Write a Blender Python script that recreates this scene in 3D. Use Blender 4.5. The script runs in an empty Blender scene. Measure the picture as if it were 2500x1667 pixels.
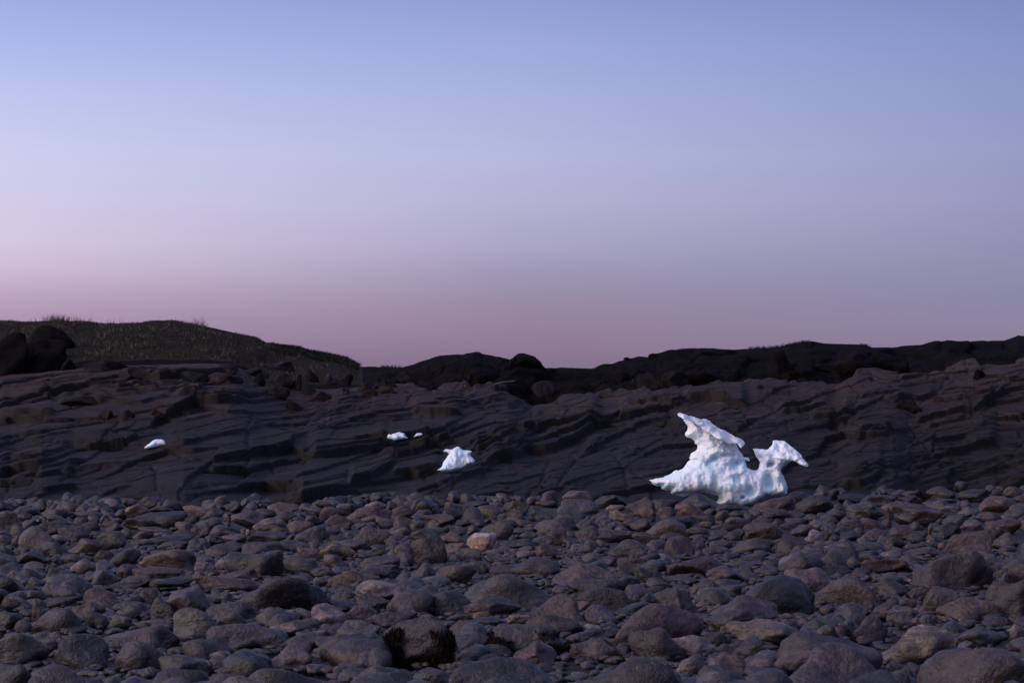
import bpy, bmesh, math
import numpy as np
from mathutils import Vector

# ------------------------------------------------------------------ camera, world, sun, exposure
SC = bpy.context.scene
COL = SC.collection
F = 4860.0          # focal length in photo pixels (70 mm lens)
HOR = 1040.0        # photo row of the horizon
EYE = 1.5           # camera height above the beach

cd = bpy.data.cameras.new("camera")
cam = bpy.data.objects.new("camera", cd)
COL.objects.link(cam)
cam.location = (0, 0, EYE)
cam.rotation_euler = (math.radians(90), 0, 0)
cd.sensor_width = 36.0
cd.lens = 36.0 * F / 2500.0
cd.shift_y = (HOR - 833.5) / 2500.0
cd.clip_start = 0.1
cd.clip_end = 3000
cd.dof.use_dof = True
cd.dof.focus_distance = 40.0
cd.dof.aperture_fstop = 9.0
SC.camera = cam

SC.view_settings.view_transform = 'Standard'
SC.view_settings.look = 'None'
SC.view_settings.exposure = 0.0
SC.view_settings.gamma = 1.0


def lin(c):
    out = []
    for v in c[:3]:
        v = v / 255.0
        out.append(v / 12.92 if v <= 0.04045 else ((v + 0.055) / 1.055) ** 2.4)
    return (out[0], out[1], out[2], 1.0)


world = bpy.data.worlds.new("World")
SC.world = world
world.use_nodes = True
wn = world.node_tree
wn.nodes.clear()
N = wn.nodes.new
L = wn.links.new


def wmath(op, a, b=None, clamp=False):
    n = N('ShaderNodeMath'); n.operation = op; n.use_clamp = clamp
    for i, v in enumerate((a, b)):
        if v is None: continue
        if isinstance(v, (int, float)): n.inputs[i].default_value = v
        else: L(v, n.inputs[i])
    return n.outputs[0]


tc = N('ShaderNodeTexCoord')
sep = N('ShaderNodeSeparateXYZ'); L(tc.outputs['Generated'], sep.inputs[0])
X_, Y_, Z_ = sep.outputs
elev = wmath('MULTIPLY', Z_, 1.0)          # sine of elevation


def ramp(fac, stops):
    r = N('ShaderNodeValToRGB')
    r.color_ramp.interpolation = 'B_SPLINE' if False else 'LINEAR'
    el = r.color_ramp.elements
    while len(el) > 1: el.remove(el[-1])
    el[0].position = stops[0][0]; el[0].color = lin(stops[0][1])
    for p, c in stops[1:]:
        e = el.new(p); e.color = lin(c)
    L(fac, r.inputs[0])
    return r.outputs[0]


def el_of(py):      # sine of elevation at a photo row
    t = (HOR - py) / F
    return t / math.sqrt(1 + t * t)


# factor compresses the elevation so that the first 13 degrees use most of the ramp
fz = wmath('DIVIDE', wmath('MAXIMUM', elev, 0.0), 0.25, True)


def st(rows, hi):
    def adj(r, c):
        k = min(max((r - 520) / 160, 0), 1)
        return (c[0] + 5 - 3 * k, c[1] + 2 + 8 * k, min(c[2] + 3 + 7 * k, 250))
    return [(min(el_of(r) / 0.25, 1), adj(r, c)) for r, c in rows] + [(1.0, hi)]


SKY_L = st([(900, (138, 108, 140)), (790, (170, 138, 165)), (730, (185, 155, 182)), (670, (203, 178, 204)),
            (600, (211, 195, 220)), (500, (206, 203, 230)), (380, (199, 205, 236)), (250, (184, 196, 236)),
            (120, (165, 182, 231)), (0, (150, 168, 222))], (112, 132, 196))
SKY_C = st([(900, (130, 102, 128)), (820, (143, 116, 142)), (740, (150, 128, 154)), (670, (156, 142, 170)),
            (600, (168, 161, 190)), (500, (176, 177, 208)), (380, (176, 184, 220)), (250, (166, 178, 220)),
            (120, (154, 169, 218)), (0, (141, 157, 211))], (105, 122, 184))
SKY_R = st([(900, (128, 110, 136)), (800, (138, 122, 150)), (720, (137, 127, 156)), (660, (140, 134, 164)),
            (600, (142, 141, 174)), (500, (146, 151, 188)), (380, (145, 155, 196)), (250, (138, 152, 197)),
            (120, (129, 146, 196)), (0, (120, 138, 190))], (90, 106, 164))
cL, cC, cR = ramp(fz, SKY_L), ramp(fz, SKY_C), ramp(fz, SKY_R)
az = wmath('DIVIDE', X_, wmath('MAXIMUM', Y_, 0.05))      # tan of the azimuth ahead
tl = wmath('MULTIPLY', wmath('ADD', wmath('MULTIPLY', az, -1.0), 0.0), 3.9, True)
tr = wmath('MULTIPLY', az, 3.9, True)


def mixc(f, a, b):
    m = N('ShaderNodeMix'); m.data_type = 'RGBA'
    if isinstance(f, (int, float)): m.inputs[0].default_value = f
    else: L(f, m.inputs[0])
    for s, v in ((6, a), (7, b)):
        if isinstance(v, tuple): m.inputs[s].default_value = v
        else: L(v, m.inputs[s])
    return m.outputs[2]


front = mixc(tr, mixc(tl, cC, cL), cR)
# upper sky fades to a deeper dusk blue
up = wmath('MULTIPLY', wmath('SUBTRACT', elev, 0.25), 1.8, True)
sky = mixc(up, front, lin((128, 140, 196)))
# afterglow behind the camera to the left
gl = N('ShaderNodeVectorMath'); gl.operation = 'DOT_PRODUCT'
L(tc.outputs['Generated'], gl.inputs[0])
gd = Vector((-0.85, -0.40, 0.35)).normalized(); gl.inputs[1].default_value = gd
glow = wmath('POWER', wmath('MAXIMUM', gl.outputs['Value'], 0.0), 2.5)
glc = N('ShaderNodeMix'); glc.data_type = 'RGBA'; glc.blend_type = 'ADD'
L(glow, glc.inputs[0]); L(sky, glc.inputs[6]); glc.inputs[7].default_value = (1.35, 1.12, 1.10, 1)
nz = N('ShaderNodeTexNoise'); nz.inputs['Scale'].default_value = 2.5; nz.inputs['Detail'].default_value = 3
mp = N('ShaderNodeMapping'); mp.inputs['Scale'].default_value = (1, 1, 14); L(tc.outputs['Generated'], mp.inputs[0])
L(mp.outputs[0], nz.inputs['Vector'])
nf = wmath('ADD', wmath('MULTIPLY', nz.outputs[0], 0.05), 0.975)
vm = N('ShaderNodeVectorMath'); vm.operation = 'SCALE'; L(glc.outputs[2], vm.inputs[0]); L(nf, vm.inputs['Scale'])
bg = N('ShaderNodeBackground'); bg.inputs[1].default_value = 1.0
L(vm.outputs[0], bg.inputs[0])
wo = N('ShaderNodeOutputWorld'); L(bg.outputs[0], wo.inputs[0])

sd = bpy.data.lights.new("sun", 'SUN')
sd.energy = 1.5
sd.angle = math.radians(14)
sd.color = (1.0, 0.80, 0.72)
sun = bpy.data.objects.new("sun", sd)
COL.objects.link(sun)
sv = Vector((0.92, 0.30, -0.46))      # travels away from the camera, to the right and down
sun.rotation_euler = sv.to_track_quat('-Z', 'Y').to_euler()

# ------------------------------------------------------------------ helpers
rng = np.random.default_rng(11)


def _h(ix, iy, iz, seed):
    h = (ix.astype(np.int64) * 374761393 + iy.astype(np.int64) * 668265263 + iz.astype(np.int64) * 2147483647 + seed * 1274126177) & 0xFFFFFFFF
    h = ((h ^ (h >> 13)) * 1274126177) & 0xFFFFFFFF
    h = ((h ^ (h >> 16)) * 2246822519) & 0xFFFFFFFF
    return ((h ^ (h >> 15)) & 0xFFFFFF) / float(0xFFFFFF)


def vnoise(x, y, z, seed=0):
    fx, fy, fz_ = np.floor(x), np.floor(y), np.floor(z)
    tx, ty, tz = x - fx, y - fy, z - fz_
    tx = tx * tx * tx * (tx * (tx * 6 - 15) + 10); ty = ty * ty * ty * (ty * (ty * 6 - 15) + 10); tz = tz * tz * tz * (tz * (tz * 6 - 15) + 10)
    ix, iy, iz = fx.astype(np.int64), fy.astype(np.int64), fz_.astype(np.int64)
    r = 0
    for dx in (0, 1):
        wx = tx if dx else 1 - tx
        for dy in (0, 1):
            wy = ty if dy else 1 - ty
            for dz in (0, 1):
                wz = tz if dz else 1 - tz
                r = r + wx * wy * wz * _h(ix + dx, iy + dy, iz + dz, seed)
    return r * 2 - 1


def vnoise2(x, y, seed=0):
    fx, fy = np.floor(x), np.floor(y)
    tx, ty = x - fx, y - fy
    tx = tx * tx * (3 - 2 * tx); ty = ty * ty * (3 - 2 * ty)
    ix, iy = fx.astype(np.int64), fy.astype(np.int64)
    z = np.zeros_like(ix)
    a = _h(ix, iy, z, seed); b = _h(ix + 1, iy, z, seed); c = _h(ix, iy + 1, z, seed); d = _h(ix + 1, iy + 1, z, seed)
    return ((a * (1 - tx) + b * tx) * (1 - ty) + (c * (1 - tx) + d * tx) * ty) * 2 - 1


def fbm2(x, y, o=4, seed=0):
    r = 0; a = 0.5; s = 1.0
    for i in range(o):
        r = r + a * vnoise2(x * s + i * 17.3, y * s - i * 9.1, seed + i); a *= 0.5; s *= 2.03
    return r


def fbm3(x, y, z, o=3, seed=0):
    r = 0; a = 0.5; s = 1.0
    for i in range(o):
        r = r + a * vnoise(x * s + i * 11.3, y * s - i * 7.1, z * s + i * 3.7, seed + i); a *= 0.5; s *= 2.03
    return r


def sstep(a, b, x):
    t = np.clip((x - a) / (b - a), 0, 1)
    return t * t * (3 - 2 * t)


def mesh_from(name, V, Fc, mat=None, smooth=True, attrs=None):
    """V (n,3); Fc (m,3|4) int array -> mesh"""
    me = bpy.data.meshes.new(name)
    V = np.ascontiguousarray(V, dtype=np.float32); Fc = np.ascontiguousarray(Fc, dtype=np.int32)
    k = Fc.shape[1]
    me.vertices.add(len(V)); me.vertices.foreach_set('co', V.ravel())
    me.loops.add(Fc.size); me.loops.foreach_set('vertex_index', Fc.ravel())
    me.polygons.add(len(Fc)); me.polygons.foreach_set('loop_start', np.arange(0, Fc.size, k, dtype=np.int32))
    me.polygons.foreach_set('loop_total', np.full(len(Fc), k, dtype=np.int32))
    me.polygons.foreach_set('use_smooth', np.full(len(Fc), smooth, dtype=bool))
    for nm, arr in (attrs or {}).items():
        arr = np.asarray(arr, dtype=np.float32)
        if arr.ndim == 2:
            a = me.attributes.new(nm, 'FLOAT_COLOR', 'POINT')
            if arr.shape[1] == 3: arr = np.hstack([arr, np.ones((len(arr), 1), np.float32)])
            a.data.foreach_set('color', arr.ravel())
        else:
            a = me.attributes.new(nm, 'FLOAT', 'POINT'); a.data.foreach_set('value', arr)
    me.update(calc_edges=True)
    if mat: me.materials.append(mat)
    return me


def link(name, me, loc=(0, 0, 0), label=None, cat=None, group=None, kind=None, parent=None):
    o = bpy.data.objects.new(name, me)
    COL.objects.link(o)
    o.location = loc
    if parent: o.parent = parent
    if label: o['label'] = label
    if cat: o['category'] = cat
    if group: o['group'] = group
    if kind: o['kind'] = kind
    return o


# ------------------------------------------------------------------ materials
class MatB:
    def __init__(s, name):
        s.m = bpy.data.materials.new(name); s.m.use_nodes = True
        s.t = s.m.node_tree; s.t.nodes.clear()
        s.out = s.t.nodes.new('ShaderNodeOutputMaterial')
        s.b = s.t.nodes.new('ShaderNodeBsdfPrincipled'); s.l(s.b.outputs[0], s.out.inputs[0])

    def n(s, t): return s.t.nodes.new(t)
    def l(s, a, b): s.t.links.new(a, b)

    def put(s, inp, v):
        if isinstance(v, (int, float)): inp.default_value = v
        elif isinstance(v, tuple): inp.default_value = v
        else: s.l(v, inp)

    def math(s, op, a, b=0.0, clamp=False, c=None):
        n = s.n('ShaderNodeMath'); n.operation = op; n.use_clamp = clamp
        s.put(n.inputs[0], a); s.put(n.inputs[1], b)
        if c is not None: s.put(n.inputs[2], c)
        return n.outputs[0]

    def mix(s, f, a, b, mode='MIX'):
        n = s.n('ShaderNodeMix'); n.data_type = 'RGBA'; n.blend_type = mode
        s.put(n.inputs[0], f); s.put(n.inputs[6], a); s.put(n.inputs[7], b)
        return n.outputs[2]

    def noise(s, vec, scale, detail=4, rough=0.55, dist=0.0):
        n = s.n('ShaderNodeTexNoise'); s.l(vec, n.inputs['Vector'])
        n.inputs['Scale'].default_value = scale; n.inputs['Detail'].default_value = detail
        n.inputs['Roughness'].default_value = rough; n.inputs['Distortion'].default_value = dist
        return n.outputs[0]

    def vor(s, vec, scale, feat='F1'):
        n = s.n('ShaderNodeTexVoronoi'); n.feature = feat; s.l(vec, n.inputs['Vector']); n.inputs['Scale'].default_value = scale
        return n.outputs['Distance']

    def map(s, vec, scale=(1, 1, 1), rot=(0, 0, 0), loc=(0, 0, 0)):
        n = s.n('ShaderNodeMapping'); s.l(vec, n.inputs[0]); n.inputs['Scale'].default_value = scale
        n.inputs['Rotation'].default_value = rot; n.inputs['Location'].default_value = loc
        return n.outputs[0]

    def range(s, v, a, b, c=0.0, d=1.0):
        n = s.n('ShaderNodeMapRange'); s.put(n.inputs[0], v)
        for i, q in enumerate((a, b, c, d)): n.inputs[i + 1].default_value = q
        return n.outputs[0]

    def attr(s, name, out='Fac'):
        n = s.n('ShaderNodeAttribute'); n.attribute_name = name
        return n.outputs[out]

    def bump(s, hts, strength, dist, nrm=None):
        n = s.n('ShaderNodeBump'); n.inputs['Strength'].default_value = strength; n.inputs['Distance'].default_value = dist
        s.l(hts, n.inputs['Height'])
        if nrm is not None: s.l(nrm, n.inputs['Normal'])
        return n.outputs[0]


def gray(v): return (v, v, v, 1)


def stone_material(name='beach stone', spec=0.5, rlo=0.32):
    M = MatB(name)
    tcn = M.n('ShaderNodeTexCoord'); oi = M.n('ShaderNodeObjectInfo')
    off = M.n('ShaderNodeVectorMath'); off.operation = 'ADD'
    cmb = M.n('ShaderNodeCombineXYZ')
    r100 = M.math('MULTIPLY', oi.outputs['Random'], 97.0)
    for i in range(3): M.l(r100, cmb.inputs[i])
    M.l(tcn.outputs['Object'], off.inputs[0]); M.l(cmb.outputs[0], off.inputs[1])
    P = off.outputs[0]
    tint = M.attr('tint', 'Color')
    band = M.attr('band')
    barn = M.attr('barn')
    n1 = M.noise(P, 3.2, 6, 0.62, 0.4)
    n2 = M.noise(P, 22.0, 5, 0.7)
    n3 = M.noise(P, 90.0, 2, 0.6)
    c = M.mix(1.0, tint, M.mix(M.range(n1, 0.3, 0.7), gray(0.38), gray(1.60)), 'MULTIPLY')
    c = M.mix(1.0, c, M.mix(M.range(n2, 0.32, 0.68), gray(0.45), gray(1.6)), 'MULTIPLY')
    c = M.mix(1.0, c, M.mix(M.range(n3, 0.32, 0.7), gray(0.72), gray(1.35)), 'MULTIPLY')
    # warm blotches
    n4 = M.noise(P, 1.7, 3, 0.5, 0.3)
    c = M.mix(M.range(n4, 0.52, 0.72, 0.0, 0.28), c, M.mix(1.0, c, (1.45, 0.95, 0.78, 1), 'MULTIPLY'))
    # mineral bands
    pb = M.map(P, (1.2, 2.0, 11.0), (0.35, 0.5, 0.2))
    nb = M.noise(pb, 1.6, 4, 0.6, 1.1)
    bm = M.math('MULTIPLY', M.range(nb, 0.52, 0.62), band)
    c = M.mix(M.math('MULTIPLY', bm, 0.7), c, M.mix(1.0, c, (2.3, 2.15, 2.1, 1), 'MULTIPLY'))
    bm2 = M.math('MULTIPLY', M.range(nb, 0.45, 0.38), band)
    c = M.mix(M.math('MULTIPLY', bm2, 0.6), c, M.mix(1.0, c, gray(0.4), 'MULTIPLY'))
    # dark weed and wet stain patches
    nd = M.noise(P, 2.3, 5, 0.65)
    c = M.mix(M.math('MULTIPLY', M.range(nd, 0.56, 0.66), 0.65), c, (0.010, 0.009, 0.009, 1))
    # barnacle and lichen specks in colonies
    vs = M.vor(P, 42.0)
    ns = M.noise(P, 4.0, 3, 0.6)
    sp = M.math('MULTIPLY', M.range(vs, 0.24, 0.16), M.math('MULTIPLY', M.range(ns, 0.52, 0.62), barn))
    c = M.mix(sp, c, (0.22, 0.20, 0.18, 1))
    # thin cracks
    vc = M.vor(M.map(P, (1, 1, 1.8), (0.5, 0.3, 0)), 1.7, 'DISTANCE_TO_EDGE')
    ck = M.math('MULTIPLY', M.range(vc, 0.018, 0.0), M.range(n1, 0.5, 0.6))
    c = M.mix(M.math('MULTIPLY', ck, 0.7), c, (0.006, 0.006, 0.006, 1))
    M.l(c, M.b.inputs['Base Color'])
    M.l(M.range(n1, 0.3, 0.7, rlo, rlo + 0.32), M.b.inputs['Roughness'])
    M.b.inputs['Specular IOR Level'].default_value = spec
    b = M.bump(n1, 0.7, 0.09)
    b = M.bump(n2, 0.6, 0.030, b)
    b = M.bump(n3, 0.5, 0.008, b)
    b = M.bump(M.math('SUBTRACT', sp, ck), 0.6, 0.01, b)
    M.l(b, M.b.inputs['Normal'])
    return M.m


def bedrock_material():
    M = MatB('bedrock')
    g = M.n('ShaderNodeNewGeometry'); P = g.outputs['Position']
    warm = M.attr('warm')
    ps = M.map(P, (0.35, 1.4, 7.0), (0, math.radians(9), 0))
    streak = M.noise(ps, 1.6, 8, 0.68, 0.2)
    ps2 = M.map(P, (1.6, 4.5, 16.0), (0, math.radians(9), 0))
    streak2 = M.noise(ps2, 1.3, 5, 0.62, 0.4)
    n1 = M.noise(P, 0.45, 5, 0.6)
    n2 = M.noise(P, 9.0, 5, 0.7)
    n3 = M.noise(P, 45.0, 3, 0.6)
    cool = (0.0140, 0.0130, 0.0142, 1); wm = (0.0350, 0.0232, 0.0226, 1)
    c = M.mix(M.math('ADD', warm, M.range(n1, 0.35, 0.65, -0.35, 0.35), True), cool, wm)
    c = M.mix(1.0, c, M.mix(M.range(streak, 0.3, 0.7), gray(0.5), gray(1.6)), 'MULTIPLY')
    c = M.mix(1.0, c, M.mix(M.range(n2, 0.3, 0.7), gray(0.75), gray(1.25)), 'MULTIPLY')
    c = M.mix(1.0, c, M.mix(M.range(n3, 0.3, 0.7), gray(0.8), gray(1.2)), 'MULTIPLY')
    # olive brown stain; its slope mask also paints shade onto the steep faces
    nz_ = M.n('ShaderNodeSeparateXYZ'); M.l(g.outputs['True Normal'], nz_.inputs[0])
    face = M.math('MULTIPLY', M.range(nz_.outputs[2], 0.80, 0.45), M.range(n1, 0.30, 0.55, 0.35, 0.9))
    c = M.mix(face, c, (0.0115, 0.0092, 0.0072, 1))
    # fine joints
    vj = M.vor(M.map(P, (0.30, 0.5, 1.5), (0, math.radians(12), 0.2)), 1.1, 'DISTANCE_TO_EDGE')
    jt = M.math('MULTIPLY', M.range(vj, 0.020, 0.006), M.range(n1, 0.36, 0.46))
    c = M.mix(M.math('MULTIPLY', jt, 0.8), c, (0.005, 0.005, 0.005, 1))
    olive = M.math('MULTIPLY', M.range(M.noise(P, 1.1, 4, 0.6), 0.50, 0.66), 0.45)
    c = M.mix(olive, c, (0.0105, 0.0088, 0.0066, 1))
    # salt and lichen bloom here and there
    bl = M.math('MULTIPLY', M.range(M.noise(P, 0.8, 6, 0.7), 0.66, 0.76), 0.5)
    c = M.mix(bl, c, (0.07, 0.063, 0.063, 1))
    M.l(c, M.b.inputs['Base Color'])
    M.b.inputs['Roughness'].default_value = 0.80
    M.b.inputs['Specular IOR Level'].default_value = 0.10
    b = M.bump(streak, 0.25, 0.035)
    b = M.bump(streak2, 0.35, 0.02, b)
    b = M.bump(n2, 0.4, 0.02, b)
    b = M.bump(n3, 0.3, 0.006, b)
    b = M.bump(M.math('SUBTRACT', 1.0, jt), 0.6, 0.03, b)
    M.l(b, M.b.inputs['Normal'])
    return M.m


def heath_material():
    M = MatB('dark heath rock')
    g = M.n('ShaderNodeNewGeometry'); P = g.outputs['Position']
    n1 = M.noise(P, 0.5, 6, 0.65); n2 = M.noise(P, 5.0, 6, 0.7)
    c = M.mix(M.range(n1, 0.4, 0.62), (0.0038, 0.0031, 0.0029, 1), (0.0090, 0.0070, 0.0066, 1))
    c = M.mix(1.0, c, M.mix(M.range(n2, 0.3, 0.7), gray(0.5), gray(1.5)), 'MULTIPLY')
    pl = M.range(M.noise(P, 0.9, 7, 0.72), 0.67, 0.74)
    c = M.mix(M.math('MULTIPLY', pl, 0.6), c, (0.07, 0.062, 0.066, 1))
    M.l(c, M.b.inputs['Base Color']); M.b.inputs['Roughness'].default_value = 0.9
    M.b.inputs['Specular IOR Level'].default_value = 0.03
    M.l(M.bump(n2, 1.0, 0.16, M.bump(n1, 0.9, 0.9)), M.b.inputs['Normal'])
    return M.m


def turf_material():
    M = MatB('turf')
    g = M.n('ShaderNodeNewGeometry'); P = g.outputs['Position']
    n1 = M.noise(P, 0.35, 6, 0.6); n2 = M.noise(M.map(P, (1, 1, 2.5)), 4.0, 6, 0.75)
    c = M.mix(M.range(n1, 0.4, 0.62), (0.014, 0.014, 0.009, 1), (0.024, 0.020, 0.012, 1))
    c = M.mix(1.0, c, M.mix(M.range(n2, 0.35, 0.65), gray(0.3), gray(2.2)), 'MULTIPLY')
    M.l(c, M.b.inputs['Base Color']); M.b.inputs['Roughness'].default_value = 1.0
    M.b.inputs['Specular IOR Level'].default_value = 0.05
    M.l(M.bump(n2, 1.0, 0.2), M.b.inputs['Normal'])
    return M.m


def blade_material(name, c1, c2):
    M = MatB(name)
    v = M.attr('shade')
    M.l(M.mix(v, c1, c2), M.b.inputs['Base Color']); M.b.inputs['Roughness'].default_value = 0.8
    M.b.inputs['Specular IOR Level'].default_value = 0.15
    return M.m


def ground_material():
    M = MatB('dark shingle')
    g = M.n('ShaderNodeNewGeometry'); P = g.outputs['Position']
    v = M.vor(P, 9.0); n = M.noise(P, 2.0, 5)
    c = M.mix(M.range(v, 0.0, 0.8), (0.010, 0.009, 0.010, 1), (0.003, 0.003, 0.003, 1))
    c = M.mix(1.0, c, M.mix(M.range(n, 0.3, 0.7), gray(0.6), gray(1.3)), 'MULTIPLY')
    M.l(c, M.b.inputs['Base Color']); M.b.inputs['Roughness'].default_value = 0.8
    M.l(M.bump(M.math('SUBTRACT', 1.0, v), 0.9, 0.06), M.b.inputs['Normal'])
    return M.m


def ice_material():
    M = MatB('stranded ice')
    tcn = M.n('ShaderNodeTexCoord'); P = tcn.outputs['Object']
    cy = M.attr('cyan'); di = M.attr('dirt')
    n1 = M.noise(P, 5.0, 5, 0.6); n2 = M.noise(P, 24.0, 5, 0.7)
    c = M.mix(M.range(n1, 0.35, 0.65), (0.82, 0.87, 0.92, 1), (0.84, 0.88, 0.94, 1))
    c = M.mix(cy, c, (0.36, 0.68, 0.78, 1))
    c = M.mix(di, c, (0.52, 0.42, 0.36, 1))
    c = M.mix(1.0, c, M.mix(M.range(n2, 0.3, 0.6), gray(0.92), gray(1.0)), 'MULTIPLY')
    M.l(c, M.b.inputs['Base Color'])
    M.b.inputs['Roughness'].default_value = 0.32
    M.b.inputs['Subsurface Weight'].default_value = 0.75
    M.b.inputs['Subsurface Radius'].default_value = (0.35, 0.75, 1.0)
    M.b.inputs['Subsurface Scale'].default_value = 0.16
    M.b.inputs['IOR'].default_value = 1.31
    b = M.bump(n1, 0.3, 0.04); b = M.bump(n2, 0.55, 0.016, b)
    M.l(b, M.b.inputs['Normal'])
    return M.m


def wood_material():
    M = MatB('bleached driftwood')
    tcn = M.n('ShaderNodeTexCoord'); n = M.noise(M.map(tcn.outputs['Object'], (2, 40, 40)), 1.0, 5)
    M.l(M.mix(n, (0.10, 0.085, 0.085, 1), (0.22, 0.19, 0.19, 1)), M.b.inputs['Base Color']); M.b.inputs['Roughness'].default_value = 0.8
    return M.m


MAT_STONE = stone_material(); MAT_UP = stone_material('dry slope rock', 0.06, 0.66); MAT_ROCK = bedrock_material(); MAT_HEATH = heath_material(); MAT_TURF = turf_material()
MAT_GROUND = ground_material(); MAT_ICE = ice_material(); MAT_WOOD = wood_material()
MAT_GRASS = blade_material('dry grass', (0.017, 0.016, 0.012, 1), (0.13, 0.105, 0.082, 1))
MAT_SHRUB = blade_material('low willow leaves', (0.007, 0.009, 0.005, 1), (0.018, 0.021, 0.011, 1))
MAT_WEED = blade_material('rockweed', (0.003, 0.002, 0.0015, 1), (0.012, 0.007, 0.0035, 1))

def pl(pts, x):
    a = np.array(pts, float)
    return np.interp(x, a[:, 0], a[:, 1])


# ------------------------------------------------------------------ terrain: bedrock slope, heath ridge, grassy hill
SLAB = [(-900, 925), (0, 922), (220, 899), (560, 892), (700, 950), (900, 950), (1100, 945), (1240, 952), (1300, 985), (1450, 966), (1650, 948),
        (1850, 925), (2040, 932), (2090, 908), (2274, 902), (2400, 886), (2500, 884), (3400, 870)]
SKYL = [(-900, 800), (0, 782), (53, 786), (125, 783), (213, 785), (255, 790), (332, 789), (369, 783), (420, 781), (446, 786), (505, 798), (563, 810),
        (625, 824), (652, 838), (686, 846), (731, 852), (752, 860), (798, 868), (846, 880), (872, 895), (944, 896), (978, 897), (1010, 890), (1040, 878), (1077, 866),
        (1130, 864), (1156, 858), (1172, 859), (1176, 863), (1220, 871), (1250, 880), (1335, 899), (1377, 897), (1447, 900), (1478, 891), (1521, 879), (1558, 870), (1580, 872),
        (1601, 864), (1657, 853), (1707, 850), (1763, 854), (1875, 849), (1923, 844), (1981, 834), (2013, 838), (2056, 840), (2101, 840), (2127, 847),
        (2178, 847), (2199, 844), (2247, 842), (2316, 831), (2364, 834), (2406, 832), (2452, 832), (2486, 819), (2500, 820), (2700, 830), (3400, 800)]


def T(tile, pts):      # tile pixels -> photo pixels
    x0, y0, s = tile
    return [(x0 + p[0] / s, y0 + p[1] / s) for p in pts]


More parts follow.
